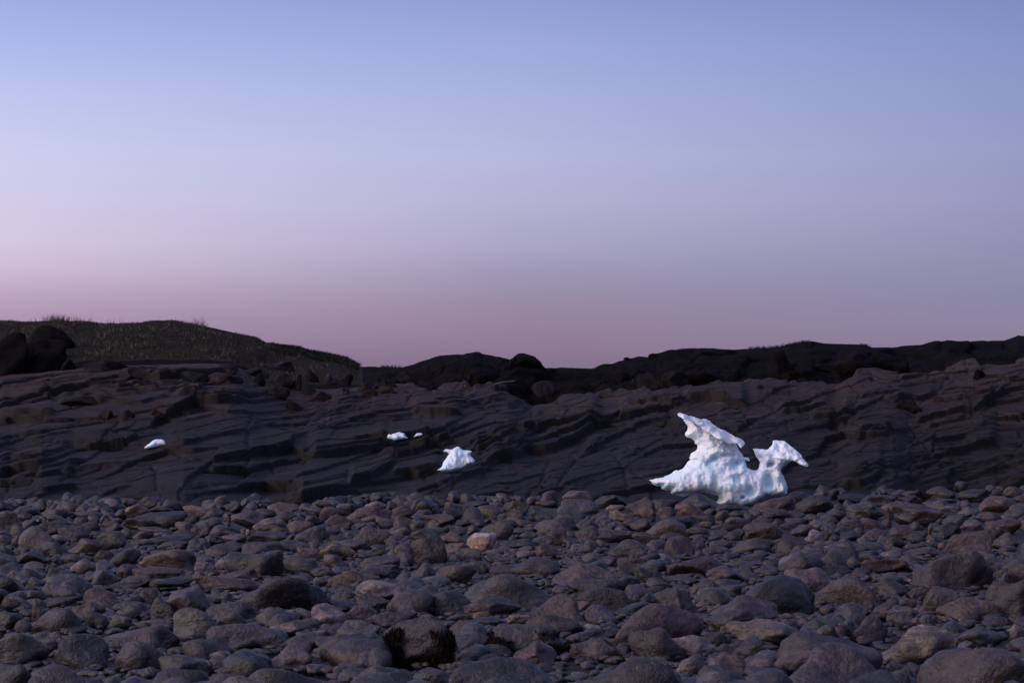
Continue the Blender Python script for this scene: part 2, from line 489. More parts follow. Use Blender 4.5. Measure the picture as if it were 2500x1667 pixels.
R0, R1, R2, R3 = (0, 770, 3.763), (625, 770, 3.763), (1250, 770, 3.763), (1875, 770, 3.763)
Q0, Q1, Q2, Q3 = (0, 950, 3.763), (625, 950, 3.763), (1250, 950, 3.763), (1875, 950, 3.763)
LEDGES = [  # (foot line, riser height in photo pixels, decay length up the slope in photo pixels)
    (T(R2, [(1010, 840), (1170, 855), (1400, 835), (1580, 815)]), 20, 45), (T(R2, [(1600, 815), (1780, 800), (2150, 790)]), 32, 45),
    (T(Q2, [(-250, 700), (0, 625), (130, 560), (300, 545), (420, 520), (640, 420), (800, 310)]), 32, 55),
    (T(Q2, [(640, 560), (900, 430), (1200, 320), (1420, 270)]), 15, 40), (T(R2, [(150, 890), (420, 915), (830, 900)]), 9, 22),
    (T(R1, [(1450, 890), (1700, 893), (1875, 893)]), 22, 40), (T(R1, [(1880, 840), (2100, 770), (2300, 745)]), 12, 25),
    (T(R1, [(540, 880), (700, 880), (900, 845)]), 10, 22), (T(R1, [(1060, 920), (1200, 930), (1440, 885)]), 9, 20),
    (T(Q1, [(500, 610), (850, 590), (1100, 565), (1190, 520)]), 26, 45), (T(Q1, [(1150, 570), (1300, 595), (1480, 575), (1610, 500)]), 22, 30),
    (T(Q1, [(1250, 830), (1500, 805), (1680, 765)]), 25, 38), (T(Q1, [(870, 890), (1050, 865), (1270, 730)]), 30, 40),
    (T(Q1, [(1980, 610), (2200, 570), (2400, 520)]), 10, 22), (T(Q1, [(2010, 545), (2200, 520), (2400, 470)]), 20, 30),
    (T(Q1, [(1790, 840), (2000, 755), (2140, 700)]), 14, 35), (T(Q1, [(80, 1005), (200, 990), (370, 965)]), 9, 20),
    (T(Q1, [(380, 860), (600, 880), (850, 840)]), 9, 25), (T(Q1, [(1330, 1010), (1600, 960), (1800, 860)]), 8, 25),
    (T(Q0, [(200, 450), (600, 445), (1050, 475)]), 9, 24), (T(Q0, [(1530, 500), (1750, 485), (2000, 425), (2370, 340)]), 12, 35),
    (T(Q0, [(0, 640), (180, 645), (450, 585), (620, 550)]), 12, 25), (T(Q0, [(380, 1085), (700, 1015), (1000, 955), (1200, 890)]), 15, 30),
    (T(Q0, [(280, 1095), (700, 1072), (1100, 1012), (1450, 950)]), 8, 16), (T(Q0, [(120, 800), (400, 730), (750, 695)]), 12, 22),
    (T(Q0, [(600, 790), (850, 760), (1080, 730)]), 15, 22), (T(Q0, [(0, 830), (60, 860), (300, 790)]), 9, 20),
    (T(R0, [(0, 890), (120, 935), (330, 935), (490, 935)]), 20, 28), (T(R0, [(550, 800), (720, 835), (1020, 830)]), 22, 26),
    (T(R0, [(720, 710), (1060, 725), (1280, 690)]), 13, 18), (T(R0, [(830, 665), (1100, 640), (1260, 605)]), 10, 15),
    (T(R0, [(1250, 665), (1600, 668), (1720, 640)]), 13, 18), (T(R0, [(0, 670), (240, 655), (480, 645)]), 10, 15),
    (T(R0, [(1030, 760), (1440, 730), (1620, 700)]), 10, 18), (T(R0, [(1640, 770), (2000, 775), (2260, 745)]), 28, 24),
    (T(R0, [(1000, 835), (1300, 850), (1540, 800)]), 12, 22), (T(R0, [(1400, 930), (1760, 900), (2100, 880), (2300, 850)]), 9, 20),
    (T(R0, [(0, 720), (300, 730), (700, 700)]), 9, 15), (T(R0, [(450, 620), (600, 600), (840, 550)]), 9, 14),
    (T(R3, [(120, 885), (400, 885), (540, 825)]), 18, 30), (T(R3, [(410, 1010), (620, 985), (760, 930)]), 20, 45),
    (T(R3, [(1180, 755), (1360, 755), (1520, 705)]), 16, 25), (T(R3, [(1700, 810), (2100, 725), (2400, 680)]), 12, 25),
    (T(R3, [(1480, 1020), (1700, 965), (1800, 930)]), 15, 30), (T(R3, [(820, 1105), (1080, 1090), (1120, 1050)]), 18, 25),
    (T(R3, [(1210, 560), (1500, 530)]), 7, 14), (T(R3, [(1200, 615), (1480, 590), (1660, 570)]), 8, 14), (T(R3, [(850, 750), (960, 730), (1200, 700)]), 10, 18),
    (T(Q3, [(1500, 625), (1700, 600), (1900, 530), (2100, 470)]), 28, 40), (T(Q3, [(670, 870), (900, 835), (1040, 740)]), 25, 38),
    (T(Q3, [(300, 895), (600, 865), (680, 820)]), 12, 22), (T(Q3, [(1030, 840), (1200, 825), (1340, 825)]), 10, 20),
    (T(Q3, [(1270, 730), (1500, 700)]), 18, 25), (T(Q3, [(820, 430), (1110, 375)]), 14, 22), (T(Q3, [(1320, 915), (1550, 885), (1940, 855), (2400, 845)]), 8, 18),
    (T(Q3, [(1500, 760), (1800, 720), (2200, 640), (2500, 580)]), 9, 20), (T(Q3, [(400, 560), (600, 540), (760, 470)]), 9, 25),
]
CRACKS = [T(Q2, p) for p in ([(345, 665), (300, 760), (260, 890)], [(960, 655), (1035, 765), (1052, 850), (1068, 985)], [(600, 885), (860, 825), (1040, 765)],
                             [(1100, 790), (1160, 820), (1220, 870)], [(90, 1030), (160, 960), (235, 885), (440, 885)], [(1050, 610), (1300, 620), (1600, 590)],
                             [(540, 600), (600, 640), (430, 880)], [(1100, 750), (1500, 730)])]
CRACKS += [T(Q0, p) for p in ([(1390, 690), (1440, 780), (1440, 955)], [(2310, 250), (2285, 400), (2270, 750)], [(170, 1070), (250, 1000), (330, 950)],
                              [(1640, 1090), (1740, 1010), (1810, 975)], [(1095, 300), (1080, 350), (1040, 470), (1180, 540)], [(360, 410), (700, 370), (1080, 310)],
                              [(1500, 940), (1900, 880), (2200, 840)], [(1450, 760), (1850, 745), (2260, 650)], [(1250, 440), (1500, 400), (1900, 380)],
                              [(600, 590), (900, 560), (1300, 545), (1520, 530)], [(0, 560), (400, 545)], [(560, 880), (800, 720)])]
CRACKS += [T(Q1, p) for p in ([(1805, 770), (1812, 900), (1815, 1030)], [(1860, 365), (1830, 410), (1700, 470), (1600, 500), (1570, 430)], [(360, 330), (650, 245), (1300, 180), (1500, 170)],
                              [(0, 360), (700, 350), (1200, 300), (1700, 260)], [(890, 690), (1200, 620)], [(0, 660), (250, 640), (520, 600)], [(130, 690), (160, 760)],
                              [(1640, 680), (1400, 700)], [(2100, 720), (2080, 820)], [(1550, 840), (1560, 880), (1620, 885)], [(850, 770), (850, 830)])]
CRACKS += [T(R3, p) for p in ([(1205, 540), (1200, 625)], [(1490, 520), (1480, 585)], [(1665, 540), (1600, 640), (1545, 710)], [(2110, 700), (2080, 780), (2000, 890)],
                              [(845, 735), (800, 850), (740, 960), (705, 1025)], [(1810, 450), (1850, 510)], [(0, 720), (230, 690), (500, 700)], [(740, 630), (860, 720)])]
CRACKS += [T(Q3, p) for p in ([(1270, 420), (1350, 480), (1440, 555), (1480, 610), (1480, 720)], [(1290, 320), (1370, 450)], [(2100, 230), (2250, 240), (2400, 290)],
                              [(1320, 800), (1325, 900)], [(1940, 850), (1945, 900)], [(640, 700), (640, 780)], [(600, 380), (830, 420), (850, 350)])]
CRACKS += [T(R1, p) for p in ([(1930, 665), (1915, 760)], [(950, 760), (1500, 710), (2300, 670)], [(900, 780), (1400, 750), (1900, 720)])]
CRACKS += [T(R2, p) for p in ([(1360, 530), (1390, 600), (1425, 655)], [(150, 890), (250, 820), (420, 770), (700, 735)], [(0, 870), (300, 790)], [(280, 960), (600, 990)])]

FOOTP = [(-900, 1240), (0, 1246), (25, 1240), (100, 1243), (180, 1230), (270, 1231), (380, 1238), (450, 1246), (560, 1240), (650, 1231), (740, 1243), (830, 1232), (900, 1227), (1000, 1223),
         (1090, 1229), (1230, 1226), (1300, 1228), (1400, 1230), (1480, 1226), (1590, 1226), (1700, 1224), (1850, 1222), (1930, 1214), (2010, 1212), (2100, 1214), (2180, 1212), (2230, 1204), (2350, 1200), (2500, 1202), (3400, 1205)]
FOOTP = [(x, y - 3) for x, y in FOOTP]


def yfoot(px):
    return EYE * F / (pl(FOOTP, px) - HOR)


colsA = np.concatenate([np.arange(-900, -60, 14.0), np.arange(-60, 2560, 2.3), np.arange(2560, 3400, 14.0)])
rowsY = np.concatenate([np.arange(34.5, 39.0, 0.06), np.arange(39.0, 62.0, 0.038), np.arange(62.0, 92.0, 0.10), np.arange(92.0, 150.0, 1.0)])
PX, YY = np.meshgrid(colsA, rowsY)
SL, SK = pl(SLAB, PX), pl(SKYL, PX)
YC = np.interp(PX, [-900, 600, 880, 950, 1100, 1300, 1450, 1600, 2500, 3400], [88, 88, 84, 76, 73, 72, 74, 77, 80, 80])
YF = yfoot(PX)
t1 = np.clip((YY - YF) / (60.0 - YF), -0.5, 1)
# slope steepens a little near the foot and eases towards the shelf
prof = np.where(t1 < 0, t1 * 1.9, 1 - (1 - np.clip(t1, 0, 1)) ** 1.25)
FOOT = pl(FOOTP, PX)
PYs = FOOT - (FOOT - SL) * prof
t2 = np.clip((YY - 60.0) / (YC - 60.0), 0, 1)
PYr = SL - (SL - SK) * np.sin(t2 * math.pi / 2) ** 1.3
PY0 = np.where(YY < 60, PYs, PYr)
Z = EYE + YY * (HOR - PY0) / F
over = np.clip(YY - YC, 0, None)
Z -= over * 0.10 + over ** 2 * 0.002
mpp = YY / F                         # metres per photo pixel
U = PX * 1.0
V = PY0 * 1.0
wx = fbm2(U / 210, V / 70, 2, 3) * 34 + fbm2(U / 60, V / 30, 2, 13) * 4
wy = fbm2(U / 320, V / 90, 2, 9) * 12 + fbm2(U / 60, V / 40, 2, 19) * 1.2


def voro(u, v, su, sv, seed):
    """jittered-grid Voronoi: cell id hash, offset from the cell point, distance to the border"""
    gu, gv = u / su, v / sv
    iu, iv = np.floor(gu), np.floor(gv)
    best = np.full(u.shape, 9e9); sec = np.full(u.shape, 9e9)
    cid = np.zeros(u.shape); du = np.zeros(u.shape); dv = np.zeros(u.shape)
    z = np.zeros(u.shape, np.int64)
    for a in (-1, 0, 1):
        for b in (-1, 0, 1):
            cu, cv = (iu + a).astype(np.int64), (iv + b).astype(np.int64)
            jx = cu + 0.12 + 0.76 * _h(cu, cv, z, seed); jy = cv + 0.12 + 0.76 * _h(cu, cv, z, seed + 1)
            ex, ey = gu - jx, gv - jy
            d = np.maximum(np.abs(ex + 0.25 * ey), np.abs(ey)) * 0.75 + 0.25 * np.hypot(ex, ey)
            nb = d < best
            sec = np.where(nb, best, np.minimum(sec, d))
            cid = np.where(nb, _h(cu, cv, z, seed + 2), cid); du = np.where(nb, ex, du); dv = np.where(nb, ey, dv)
            best = np.where(nb, d, best)
    return cid, du, dv, sec - best


# how broken the rock is: smooth whaleback slabs low down in the middle and left, blocky elsewhere
SMOOTH = [(1480, 1150, 330, 55, 1.0), (300, 1190, 300, 28, 0.8), (500, 1070, 190, 55, 0.65), (1150, 1160, 90, 45, 0.8), (2100, 1100, 170, 60, 0.6),
          (1500, 960, 170, 30, 0.6), (2300, 1010, 150, 35, 0.6), (2380, 1120, 130, 30, 0.6), (2180, 950, 140, 22, 0.6), (1800, 960, 140, 25, 0.6), (100, 1050, 120, 25, 0.5), (1050, 1010, 150, 22, 0.5), (1350, 1010, 120, 25, 0.5), (1930, 1085, 110, 40, 0.75), (2330, 1060, 150, 22, 0.6), (2150, 1030, 120, 22, 0.6), (800, 1080, 90, 35, 0.6), (620, 1010, 120, 20, 0.5), (2000, 1170, 90, 30, 0.5), (2050, 975, 120, 30, 0.6), (1650, 1080, 170, 40, 0.7), (2150, 1215, 200, 22, 0.7), (900, 1000, 200, 20, 0.3)]
sm = np.zeros_like(PX)
for (a, b, c, d, e) in SMOOTH:
    sm = np.maximum(sm, e * np.exp(-(((PX - a) / c) ** 2 + ((PY0 - b) / d) ** 2) ** 1.3))
br = 1 - 0.92 * sm
onslab = sstep(61.5, 58.0, YY)
shear = np.interp(PX, [-900, 800, 1250, 1900, 2300, 3400], [0, 1700 * 0.13, 1700 * 0.13 + 450 * 0.19, 1700 * 0.13 + 450 * 0.19 + 650 * 0.22, 1700 * 0.13 + 450 * 0.19 + 650 * 0.22 + 400 * 0.17, 1700 * 0.13 + 450 * 0.19 + 650 * 0.22 + 400 * 0.17 + 1100 * 0.13])
uu = U + wx; vv = V + wy + shear
H = np.zeros_like(PX)
c0, du0, dv0, e0 = voro(uu * 0.9 + 57, V + wy + 0.6 * shear, 240, 95, 105)
h0 = (c0 * 977.0) % 1.0
H += (1 - 0.7 * sm) * ((h0 - 0.5) * 40 * du0 + (c0 - 0.3) * 30 * dv0 + (h0 - 0.5) * 14)
H -= (1 - 0.5 * sm) * 5 * np.exp(-(e0 / 0.012) ** 2)
zone = sstep(-0.05, 0.12, fbm2(U / 330 + 3, V / 90, 2, 144))
c1, du1, dv1, e1 = voro(uu, vv, 270, 58, 5)
rt = sstep(1050, 1300, PX)
H += br * (1 - 0.8 * rt) * (0.45 + 0.55 * zone) * ((c1 - 0.5) * 18 + dv1 * 20 * (0.5 + _h((c1 * 1e6).astype(np.int64), (c1 * 0).astype(np.int64), (c1 * 0).astype(np.int64), 7)) + du1 * (c1 - 0.5) * 16)
H -= br * 5 * np.exp(-(e1 / 0.02) ** 2)
c2, du2, dv2, e2 = voro(uu * 1.03 + 311, vv + 77, 104, 18, 15)
m2 = br * np.clip(sstep(0.02, 0.12, fbm2(U / 260, V / 60, 3, 44)) + sstep(980, 930, V) * sstep(900, 700, U) + 0.8 * sstep(1950, 2150, U) * sstep(1010, 960, V), 0, 1) * (1 - 0.65 * rt)
H += m2 * ((c2 - 0.5) * 6 + dv2 * 6 + du2 * (c2 - 0.5) * 5)
H -= m2 * 3.5 * np.exp(-(e2 / 0.05) ** 2)
c3, du3, dv3, e3 = voro(uu * 0.97 - 711, vv * 1.1 + 37, 34, 7, 25)
m3 = (1 - 0.8 * rt) * br * sstep(0.16, 0.26, fbm2(U / 160 + 9, V / 50, 3, 54))
H += m3 * ((c3 - 0.5) * 3.2 + dv3 * 2.5)
H -= m3 * 1.8 * np.exp(-(e3 / 0.07) ** 2)
H += fbm2(U / 230, (V + shear) / 50, 2, 71) * (5 + 4 * br) + fbm2(U / 60, (V + shear) / 5, 3, 72) * (0.06 + 0.12 * br)
H *= onslab * (0.35 + 0.65 * sstep(60.5, 54.5, YY))
for foot, h, Ld in LEDGES:
    f = np.array(foot)
    xm = (f[:, 0].min(), f[:, 0].max())
    jag = fbm2(PX / 75, PX * 0, 3, int(xm[0])) * 9
    ly = np.interp(PX, f[:, 0], f[:, 1]) + jag + 6
    d = ly - PY0
    w = (xm[1] - xm[0])
    tap = sstep(xm[0] - 10, xm[0] + 0.10 * w, PX) * sstep(xm[1] + 10, xm[1] - 0.10 * w, PX)
    hv = h * (0.85 + 0.3 * fbm2(PX / 60, PY0 / 30, 2, 5))
    H += tap * hv * sstep(-1.0, 1.2, d) * np.exp(-np.clip(d, 0, None) / Ld) * onslab


def seg_dist(px, py, a, b):
    ax, ay = a; bx, by = b
    dx, dy = bx - ax, by - ay
    t = np.clip(((px - ax) * dx + (py - ay) * dy) / (dx * dx + dy * dy + 1e-9), 0, 1)
    return np.hypot(px - ax - t * dx, py - ay - t * dy)


for cr in CRACKS:
    a = np.array(cr)
    x0, x1, y0, y1 = a[:, 0].min() - 25, a[:, 0].max() + 25, a[:, 1].min() - 25, a[:, 1].max() + 25
    ci = np.where((colsA > x0) & (colsA < x1))[0]
    if len(ci) == 0: continue
    sl = (slice(None), slice(ci[0], ci[-1] + 1))
    px = PX[sl] + fbm2(PX[sl] / 14, PY0[sl] / 14, 2, 8) * 5; py = PY0[sl] + fbm2(PX[sl] / 14, PY0[sl] / 14, 2, 18) * 4 + 4
    d = np.full(px.shape, 1e9)
    for i in range(len(a) - 1): d = np.minimum(d, seg_dist(px, py, a[i], a[i + 1]))
    H[sl] -= 5.5 * np.exp(-(d / 2.3) ** 2) * onslab[sl] + 2.0 * np.exp(-(d / 7.0) ** 2) * onslab[sl]
# fractured facets of the right half: joints cross at an angle to the bedding
for (su_, sv_, ro, am, sd_, cw) in ((150, 62, 0.55, 1.0, 301, 0.014), (64, 26, -0.45, 0.40, 311, 0.02)):
    a1 = (U + wx) * 1.0 + ro * 1.6 * V; b1 = V + wy + (0.8 if ro > 0 else 0.35) * shear
    cc, da, db, ee = voro(a1, b1, su_, sv_, sd_)
    hh2 = (cc * 613.0) % 1.0
    w_ = rt * (1 - 0.75 * sm) * onslab * (0.35 + 0.65 * sstep(60.5, 54.5, YY))
    H += w_ * am * ((cc - 0.5) * 15 + (hh2 - 0.5) * 34 * da + (cc - 0.25) * 24 * db)
    H -= w_ * am * 6 * np.exp(-(ee / cw) ** 2)
# ridge and hill relief, calm at the crest so the skyline keeps its line
back = 1 - onslab
cr_d = np.clip((YC - YY) / 6, 0, 1)
rightside = sstep(880, 960, PX)
c4, du4, dv4, e4 = voro(U + wx, V * 1.0 + wy, 95, 24, 33)
H += back * cr_d * rightside * ((c4 - 0.5) * 26 - 7 * np.exp(-(e4 / 0.05) ** 2) - (du4 ** 2 + dv4 ** 2) * 14)
c5, du5, dv5, e5 = voro(U + wx * 0.6, V + wy * 0.6, 34, 11, 35)
H += back * cr_d * rightside * sstep(880, 900, V) * ((c5 - 0.5) * 8 - (du5 ** 2 + dv5 ** 2) * 9)
H += back * fbm2(U / 70, V / 18, 4, 90) * (2 + 14 * cr_d) * (0.4 + 0.6 * rightside)
H += back * fbm2(U / 12, YY / 1.0, 3, 91) * 1.6
H *= sstep(YF - 0.6, YF + 1.2, YY)

def blur(A, ax):
    P_ = np.pad(A, [(1, 1) if q == ax else (0, 0) for q in range(2)], mode='edge')
    return (P_[:-2] + 2 * A + P_[2:]) / 4 if ax == 0 else (P_[:, :-2] + 2 * A + P_[:, 2:]) / 4


for _ in range(2): H = blur(H, 1)
H += fbm2(PX / 16, PY0 / 7, 2, 77) * 0.22 * onslab
Z = Z + H * mpp
XX = (PX - 1250) / F * YY
PROJ = HOR - (Z - EYE) / YY * F      # photo row where each terrain point appears


def surf_at(px, py):
    """first terrain point (from the camera) that shows at photo pixel (px, py)"""
    c = int(np.argmin(np.abs(colsA - px)))
    r = np.where(PROJ[:, c] <= py)[0]
    r = r[r > 3]
    r = r[0] if len(r) else len(rowsY) // 2
    return float(XX[r, c]), float(YY[r, c]), float(Z[r, c])


nr, nc = PX.shape
vid = np.arange(nr * nc).reshape(nr, nc)
quads = np.stack([vid[:-1, :-1], vid[:-1, 1:], vid[1:, 1:], vid[1:, :-1]], -1).reshape(-1, 4)
VT = np.stack([XX.ravel(), YY.ravel(), Z.ravel()], 1)
qy = YY.ravel()[quads[:, 0]]; qx = PX.ravel()[quads[:, 0]]
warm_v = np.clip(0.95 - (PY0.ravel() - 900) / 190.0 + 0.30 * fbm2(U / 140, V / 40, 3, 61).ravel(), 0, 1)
hill_m = (qx < 884) & (qy > 64.0)
ridge_m = (~hill_m) & (qy > 61.5)


def sub(name, mask, mat, **kw):
    q = quads[mask]
    used, inv = np.unique(q, return_inverse=True)
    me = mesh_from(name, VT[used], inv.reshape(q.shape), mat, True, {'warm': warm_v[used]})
    return link(name, me, **kw)


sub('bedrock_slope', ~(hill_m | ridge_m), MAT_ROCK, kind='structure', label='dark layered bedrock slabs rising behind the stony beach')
sub('rocky_ridge', ridge_m, MAT_HEATH, kind='structure', label='near black heath covered rock ridge on the skyline')
sub('grassy_hill', hill_m, MAT_TURF, kind='structure', label='low grass covered hill on the skyline')

# beach sheet and far land, one sheet out to the horizon
gx = np.concatenate([[-900, -300, -100, -40], np.arange(-24, 24.1, 0.25), [40, 100, 300, 900]])
gy = np.concatenate([[-400, -60, -10, 0], np.arange(6, 51, 0.25), [60, 100, 200, 500, 1500]])
GX, GY = np.meshgrid(gx, gy)


def ground_z(x, y):
    x = np.asarray(x, float); y = np.asarray(y, float)
    return 0.035 * vnoise2(x / 1.3, y / 1.3, 4) + 0.02 * vnoise2(x / 0.4, y / 0.4, 5) - 0.04


GZ = np.where((GY > 50) | (GY < 0), -0.35, ground_z(GX, GY))
gid = np.arange(GX.size).reshape(GX.shape)
gq = np.stack([gid[:-1, :-1], gid[:-1, 1:], gid[1:, 1:], gid[1:, :-1]], -1).reshape(-1, 4)
link('ground', mesh_from('ground', np.stack([GX.ravel(), GY.ravel(), GZ.ravel()], 1), gq, MAT_GROUND), kind='structure', label='dark wet shingle between the beach stones')

# ------------------------------------------------------------------ stones
ICO = {}


def ico(level):
    if level not in ICO:
        bm = bmesh.new(); bmesh.ops.create_icosphere(bm, subdivisions=level, radius=1.0)
        bm.verts.ensure_lookup_table()
        v = np.array([x.co[:] for x in bm.verts]); f = np.array([[q.index for q in p.verts] for p in bm.faces])
        bm.free(); ICO[level] = (v / np.linalg.norm(v, axis=1, keepdims=True), f)
    return ICO[level]


def stone_shape(level, kind, seed):
    """unit stone in [-1,1]^3: worn polyhedron"""
    r = np.random.default_rng(seed)
    d, f = ico(level)
    if kind == 'a': n, p, lo = 9, 22, 0.62
    elif kind == 'f': n, p, lo = 11, 10, 0.72
    elif kind == 'm': n, p, lo = 11, 8.5, 0.72
    elif kind == 'l': n, p, lo = 12, 9, 0.70
    else: n, p, lo = 12, 7.5, 0.73
    k = np.arange(n) + 0.5
    ph = np.arccos(1 - 2 * k / n); th = math.pi * (1 + 5 ** 0.5) * k
    nn = np.stack([np.cos(th) * np.sin(ph), np.sin(th) * np.sin(ph), np.cos(ph)], 1) + r.normal(0, 0.28, (n, 3))
    nn /= np.linalg.norm(nn, axis=1, keepdims=True)
    off = r.uniform(lo, 1.0, n)
    dt = np.clip(d @ nn.T, 1e-3, None)
    rad = (np.sum((dt / off) ** p, axis=1)) ** (-1.0 / p)
    a, b = r.uniform(0, 6.28), r.uniform(-0.25, 0.25)
    P = d * rad[:, None]
    ca, sa = math.cos(a), math.sin(a)
    P = P @ np.array([[ca, -sa, 0], [sa, ca, 0], [0, 0, 1]])
    # lean: tallest point off centre
    P[:, 0] += b * P[:, 2]
    o = r.uniform(0, 90, 3)
    nrm = P / np.linalg.norm(P, axis=1, keepdims=True)
    amp = 0.22 if kind == 'a' else 0.19
    P = P + nrm * (amp * vnoise(P[:, 0] * 1.3 + o[0], P[:, 1] * 1.3 + o[1], P[:, 2] * 1.3 + o[2], 1))[:, None]
    if level >= 4:
        rid = 1 - np.abs(vnoise(P[:, 0] * 2.2 + o[1], P[:, 1] * 2.2 + o[2], P[:, 2] * 3.2 + o[0], 2)) * 2
        P = P + nrm * (0.035 * fbm3(P[:, 0] * 3 + o[0], P[:, 1] * 3, P[:, 2] * 4 + o[2], 3, 3) * 2 - 0.045 * np.clip(rid - 0.72, 0, 1) * r.uniform(0.3, 1.6))[:, None]
        if level >= 5:
            P = P + nrm * (0.012 * fbm3(P[:, 0] * 11 + o[0], P[:, 1] * 11, P[:, 2] * 11 + o[2], 2, 6))[:, None]
    mn, mx = P.min(0), P.max(0)
    P = (P - (mn + mx) / 2) / ((mx - mn) / 2)
    return P, f


COLR = {  # real surface colours
    'g': (0.062, 0.058, 0.062), 'd': (0.032, 0.030, 0.034), 'l': (0.110, 0.102, 0.108), 'p': (0.082, 0.058, 0.060), 'r': (0.070, 0.042, 0.040),
    'b': (0.085, 0.066, 0.054), 'w': (0.170, 0.155, 0.155), 'o': (0.140, 0.090, 0.062), 't': (0.046, 0.042, 0.034), 'v': (0.060, 0.051, 0.056), 's': (0.050, 0.051, 0.062)}
CNAME = {'g': 'mid grey', 'd': 'near black', 'l': 'pale grey', 'p': 'pinkish', 'r': 'reddish brown', 'b': 'tan brown', 'w': 'whitish', 'o': 'orange tan',
         't': 'olive dark', 'v': 'purple grey', 's': 'slate blue'}
SNAME = {'a': 'angular', 'f': 'flat', 'm': 'domed', 'l': 'long', 'r': 'rounded'}

ST = []      # [x0,y0,x1,y1,colour,shape,note]


def tile(x0, y0, txt, s=4.704):
    for ln in txt.strip().splitlines():
        ln = ln.split('#')[0].strip()
        if not ln: continue
        note = None
        if '|' in ln: ln, note = [q.strip() for q in ln.split('|')]
        a = ln.split()
        v = [float(q) for q in a[:4]]
        ST.append([x0 + v[0] / s, y0 + v[1] / s, x0 + v[2] / s, y0 + v[3] / s, a[4], a[5], note])


tile(0, 1200, '''
105 165 460 285 d f
-120 210 270 450 g r
200 232 375 320 d r
470 195 860 300 g f
530 262 860 385 p a
790 225 900 290 p r
840 220 1210 300 d r
845 285 1020 385 s r
1010 270 1150 360 g r
1400 137 1720 275 o a | tan angular stone with fine dark stripes at the foot of the bedrock slab
1290 190 1450 300 g a
1700 170 2000 230 d f
1580 220 2160 400 d l
1380 270 1860 440 b a | brown rough faced stone just below the tan striped stone
2095 155 2400 245 o l | smooth orange brown long stone at the foot of the bedrock
2100 240 2300 340 g r
250 322 420 420 g r
400 325 800 480 s r
1140 325 1420 460 r a | dark red angular stone with a black hollow on its left
900 342 1150 445 t r
120 380 340 495 g a
215 390 640 640 v m
670 388 1040 530 l m
135 485 290 625 g r
-60 490 140 620 g r
1110 450 1490 640 t r
1370 415 1550 520 g r
1580 400 1920 470 p f
1540 440 1770 530 s r
2005 342 2250 450 b r
2190 345 2420 540 s a
1950 440 2250 560 p r
570 490 770 580 l r
430 550 640 680 g a
490 570 780 730 d r
790 530 1300 720 b l
1500 540 1800 620 g f
1650 495 2200 600 d f
1650 580 1780 620 g r
1810 560 2170 650 g r
1270 650 1620 860 t r
1590 650 2260 920 b r | broad brown stone crusted with olive lichen left of the big olive boulder
150 620 345 720 s a
140 685 580 850 d a
230 800 525 940 l r
560 730 740 840 s a
690 715 1090 830 v f
1090 665 1330 800 g r
1120 765 1250 840 s a
1205 800 1290 860 l r
0 690 110 760 l r
-40 840 150 970 g r
490 860 850 1060 t m
800 770 1100 945 l r
940 870 1260 1080 d a
1050 880 1370 1090 s a
1335 825 1600 970 v r
1520 855 2110 1010 b l
2230 800 2420 920 l r
1280 955 1740 1120 g a
1690 985 2210 1130 v r
2205 910 2370 1020 l r
20 975 215 1085 d r
215 990 450 1090 s r
330 905 520 960 s f
490 1055 620 1115 g r
860 1065 1000 1129 l r
''')
tile(500, 1200, '''
0 190 240 280 b r
-20 225 215 330 l a
-100 290 245 450 s r
215 100 440 230 d a | black wedge shaped stone leaning at the foot of the bedrock
420 170 620 230 b f
700 118 1080 250 b a | craggy brown and black stone on the upper rim of the beach
610 135 740 190 d r
290 215 720 405 v a | purple grey block with a pink left face and small hollow
540 190 820 290 g f
810 215 1060 310 p f
1110 165 1390 265 b r
1320 165 1620 310 v r
1505 130 1830 250 g f
1620 165 2150 340 p l
1845 105 2100 170 w f
2090 100 2210 200 d a
2150 145 2400 280 p f
1010 240 1160 300 g f
1145 262 1380 370 g r
550 295 960 470 l m
600 372 930 475 r r
215 270 300 345 g r
945 325 1250 500 v r
1040 380 1400 560 g m
1340 405 1560 500 l r
1375 262 1720 430 r a
1560 400 1650 470 t r
1790 262 2010 350 b r
1960 285 2180 400 l r
2160 265 2400 430 v r
1415 492 1640 560 s f
1690 385 2130 610 p m | pink domed stone with fine cracks, pale against darker stones
60 380 400 500 l r
215 440 530 540 s f
490 450 950 620 d a
180 490 480 580 l a
390 570 870 720 g f
0 560 430 760 g r
780 540 1210 700 g l
1060 620 1390 780 w a
1290 560 1730 780 t r | dark stone with mustard yellow lichen on its top
1520 545 1930 680 p f
1350 715 1660 890 l m
1460 855 1680 920 g r
1640 805 1740 870 l r
1925 620 2100 730 g r
2090 640 2240 740 s r
1740 690 1980 780 d r
1760 730 2250 900 v f
230 660 910 980 t m | large olive grey boulder with a black hollow in its front
880 740 1310 950 t r
1200 870 1370 970 p f
1280 895 1520 985 v r
-120 950 640 1140 r r
150 880 610 1010 p f
340 950 1410 1368 d m | huge smooth near black boulder with an orange brown left tip
1240 980 1420 1080 g r
1410 895 2020 1110 r l
1740 830 2280 1010 d a
1720 1005 2310 1230 w r | broad whitish boulder with a flat top
1530 1050 1760 1170 g r
980 945 1250 1040 v f
100 770 290 900 l r
0 810 130 920 l r
2150 855 2330 920 p f
''')
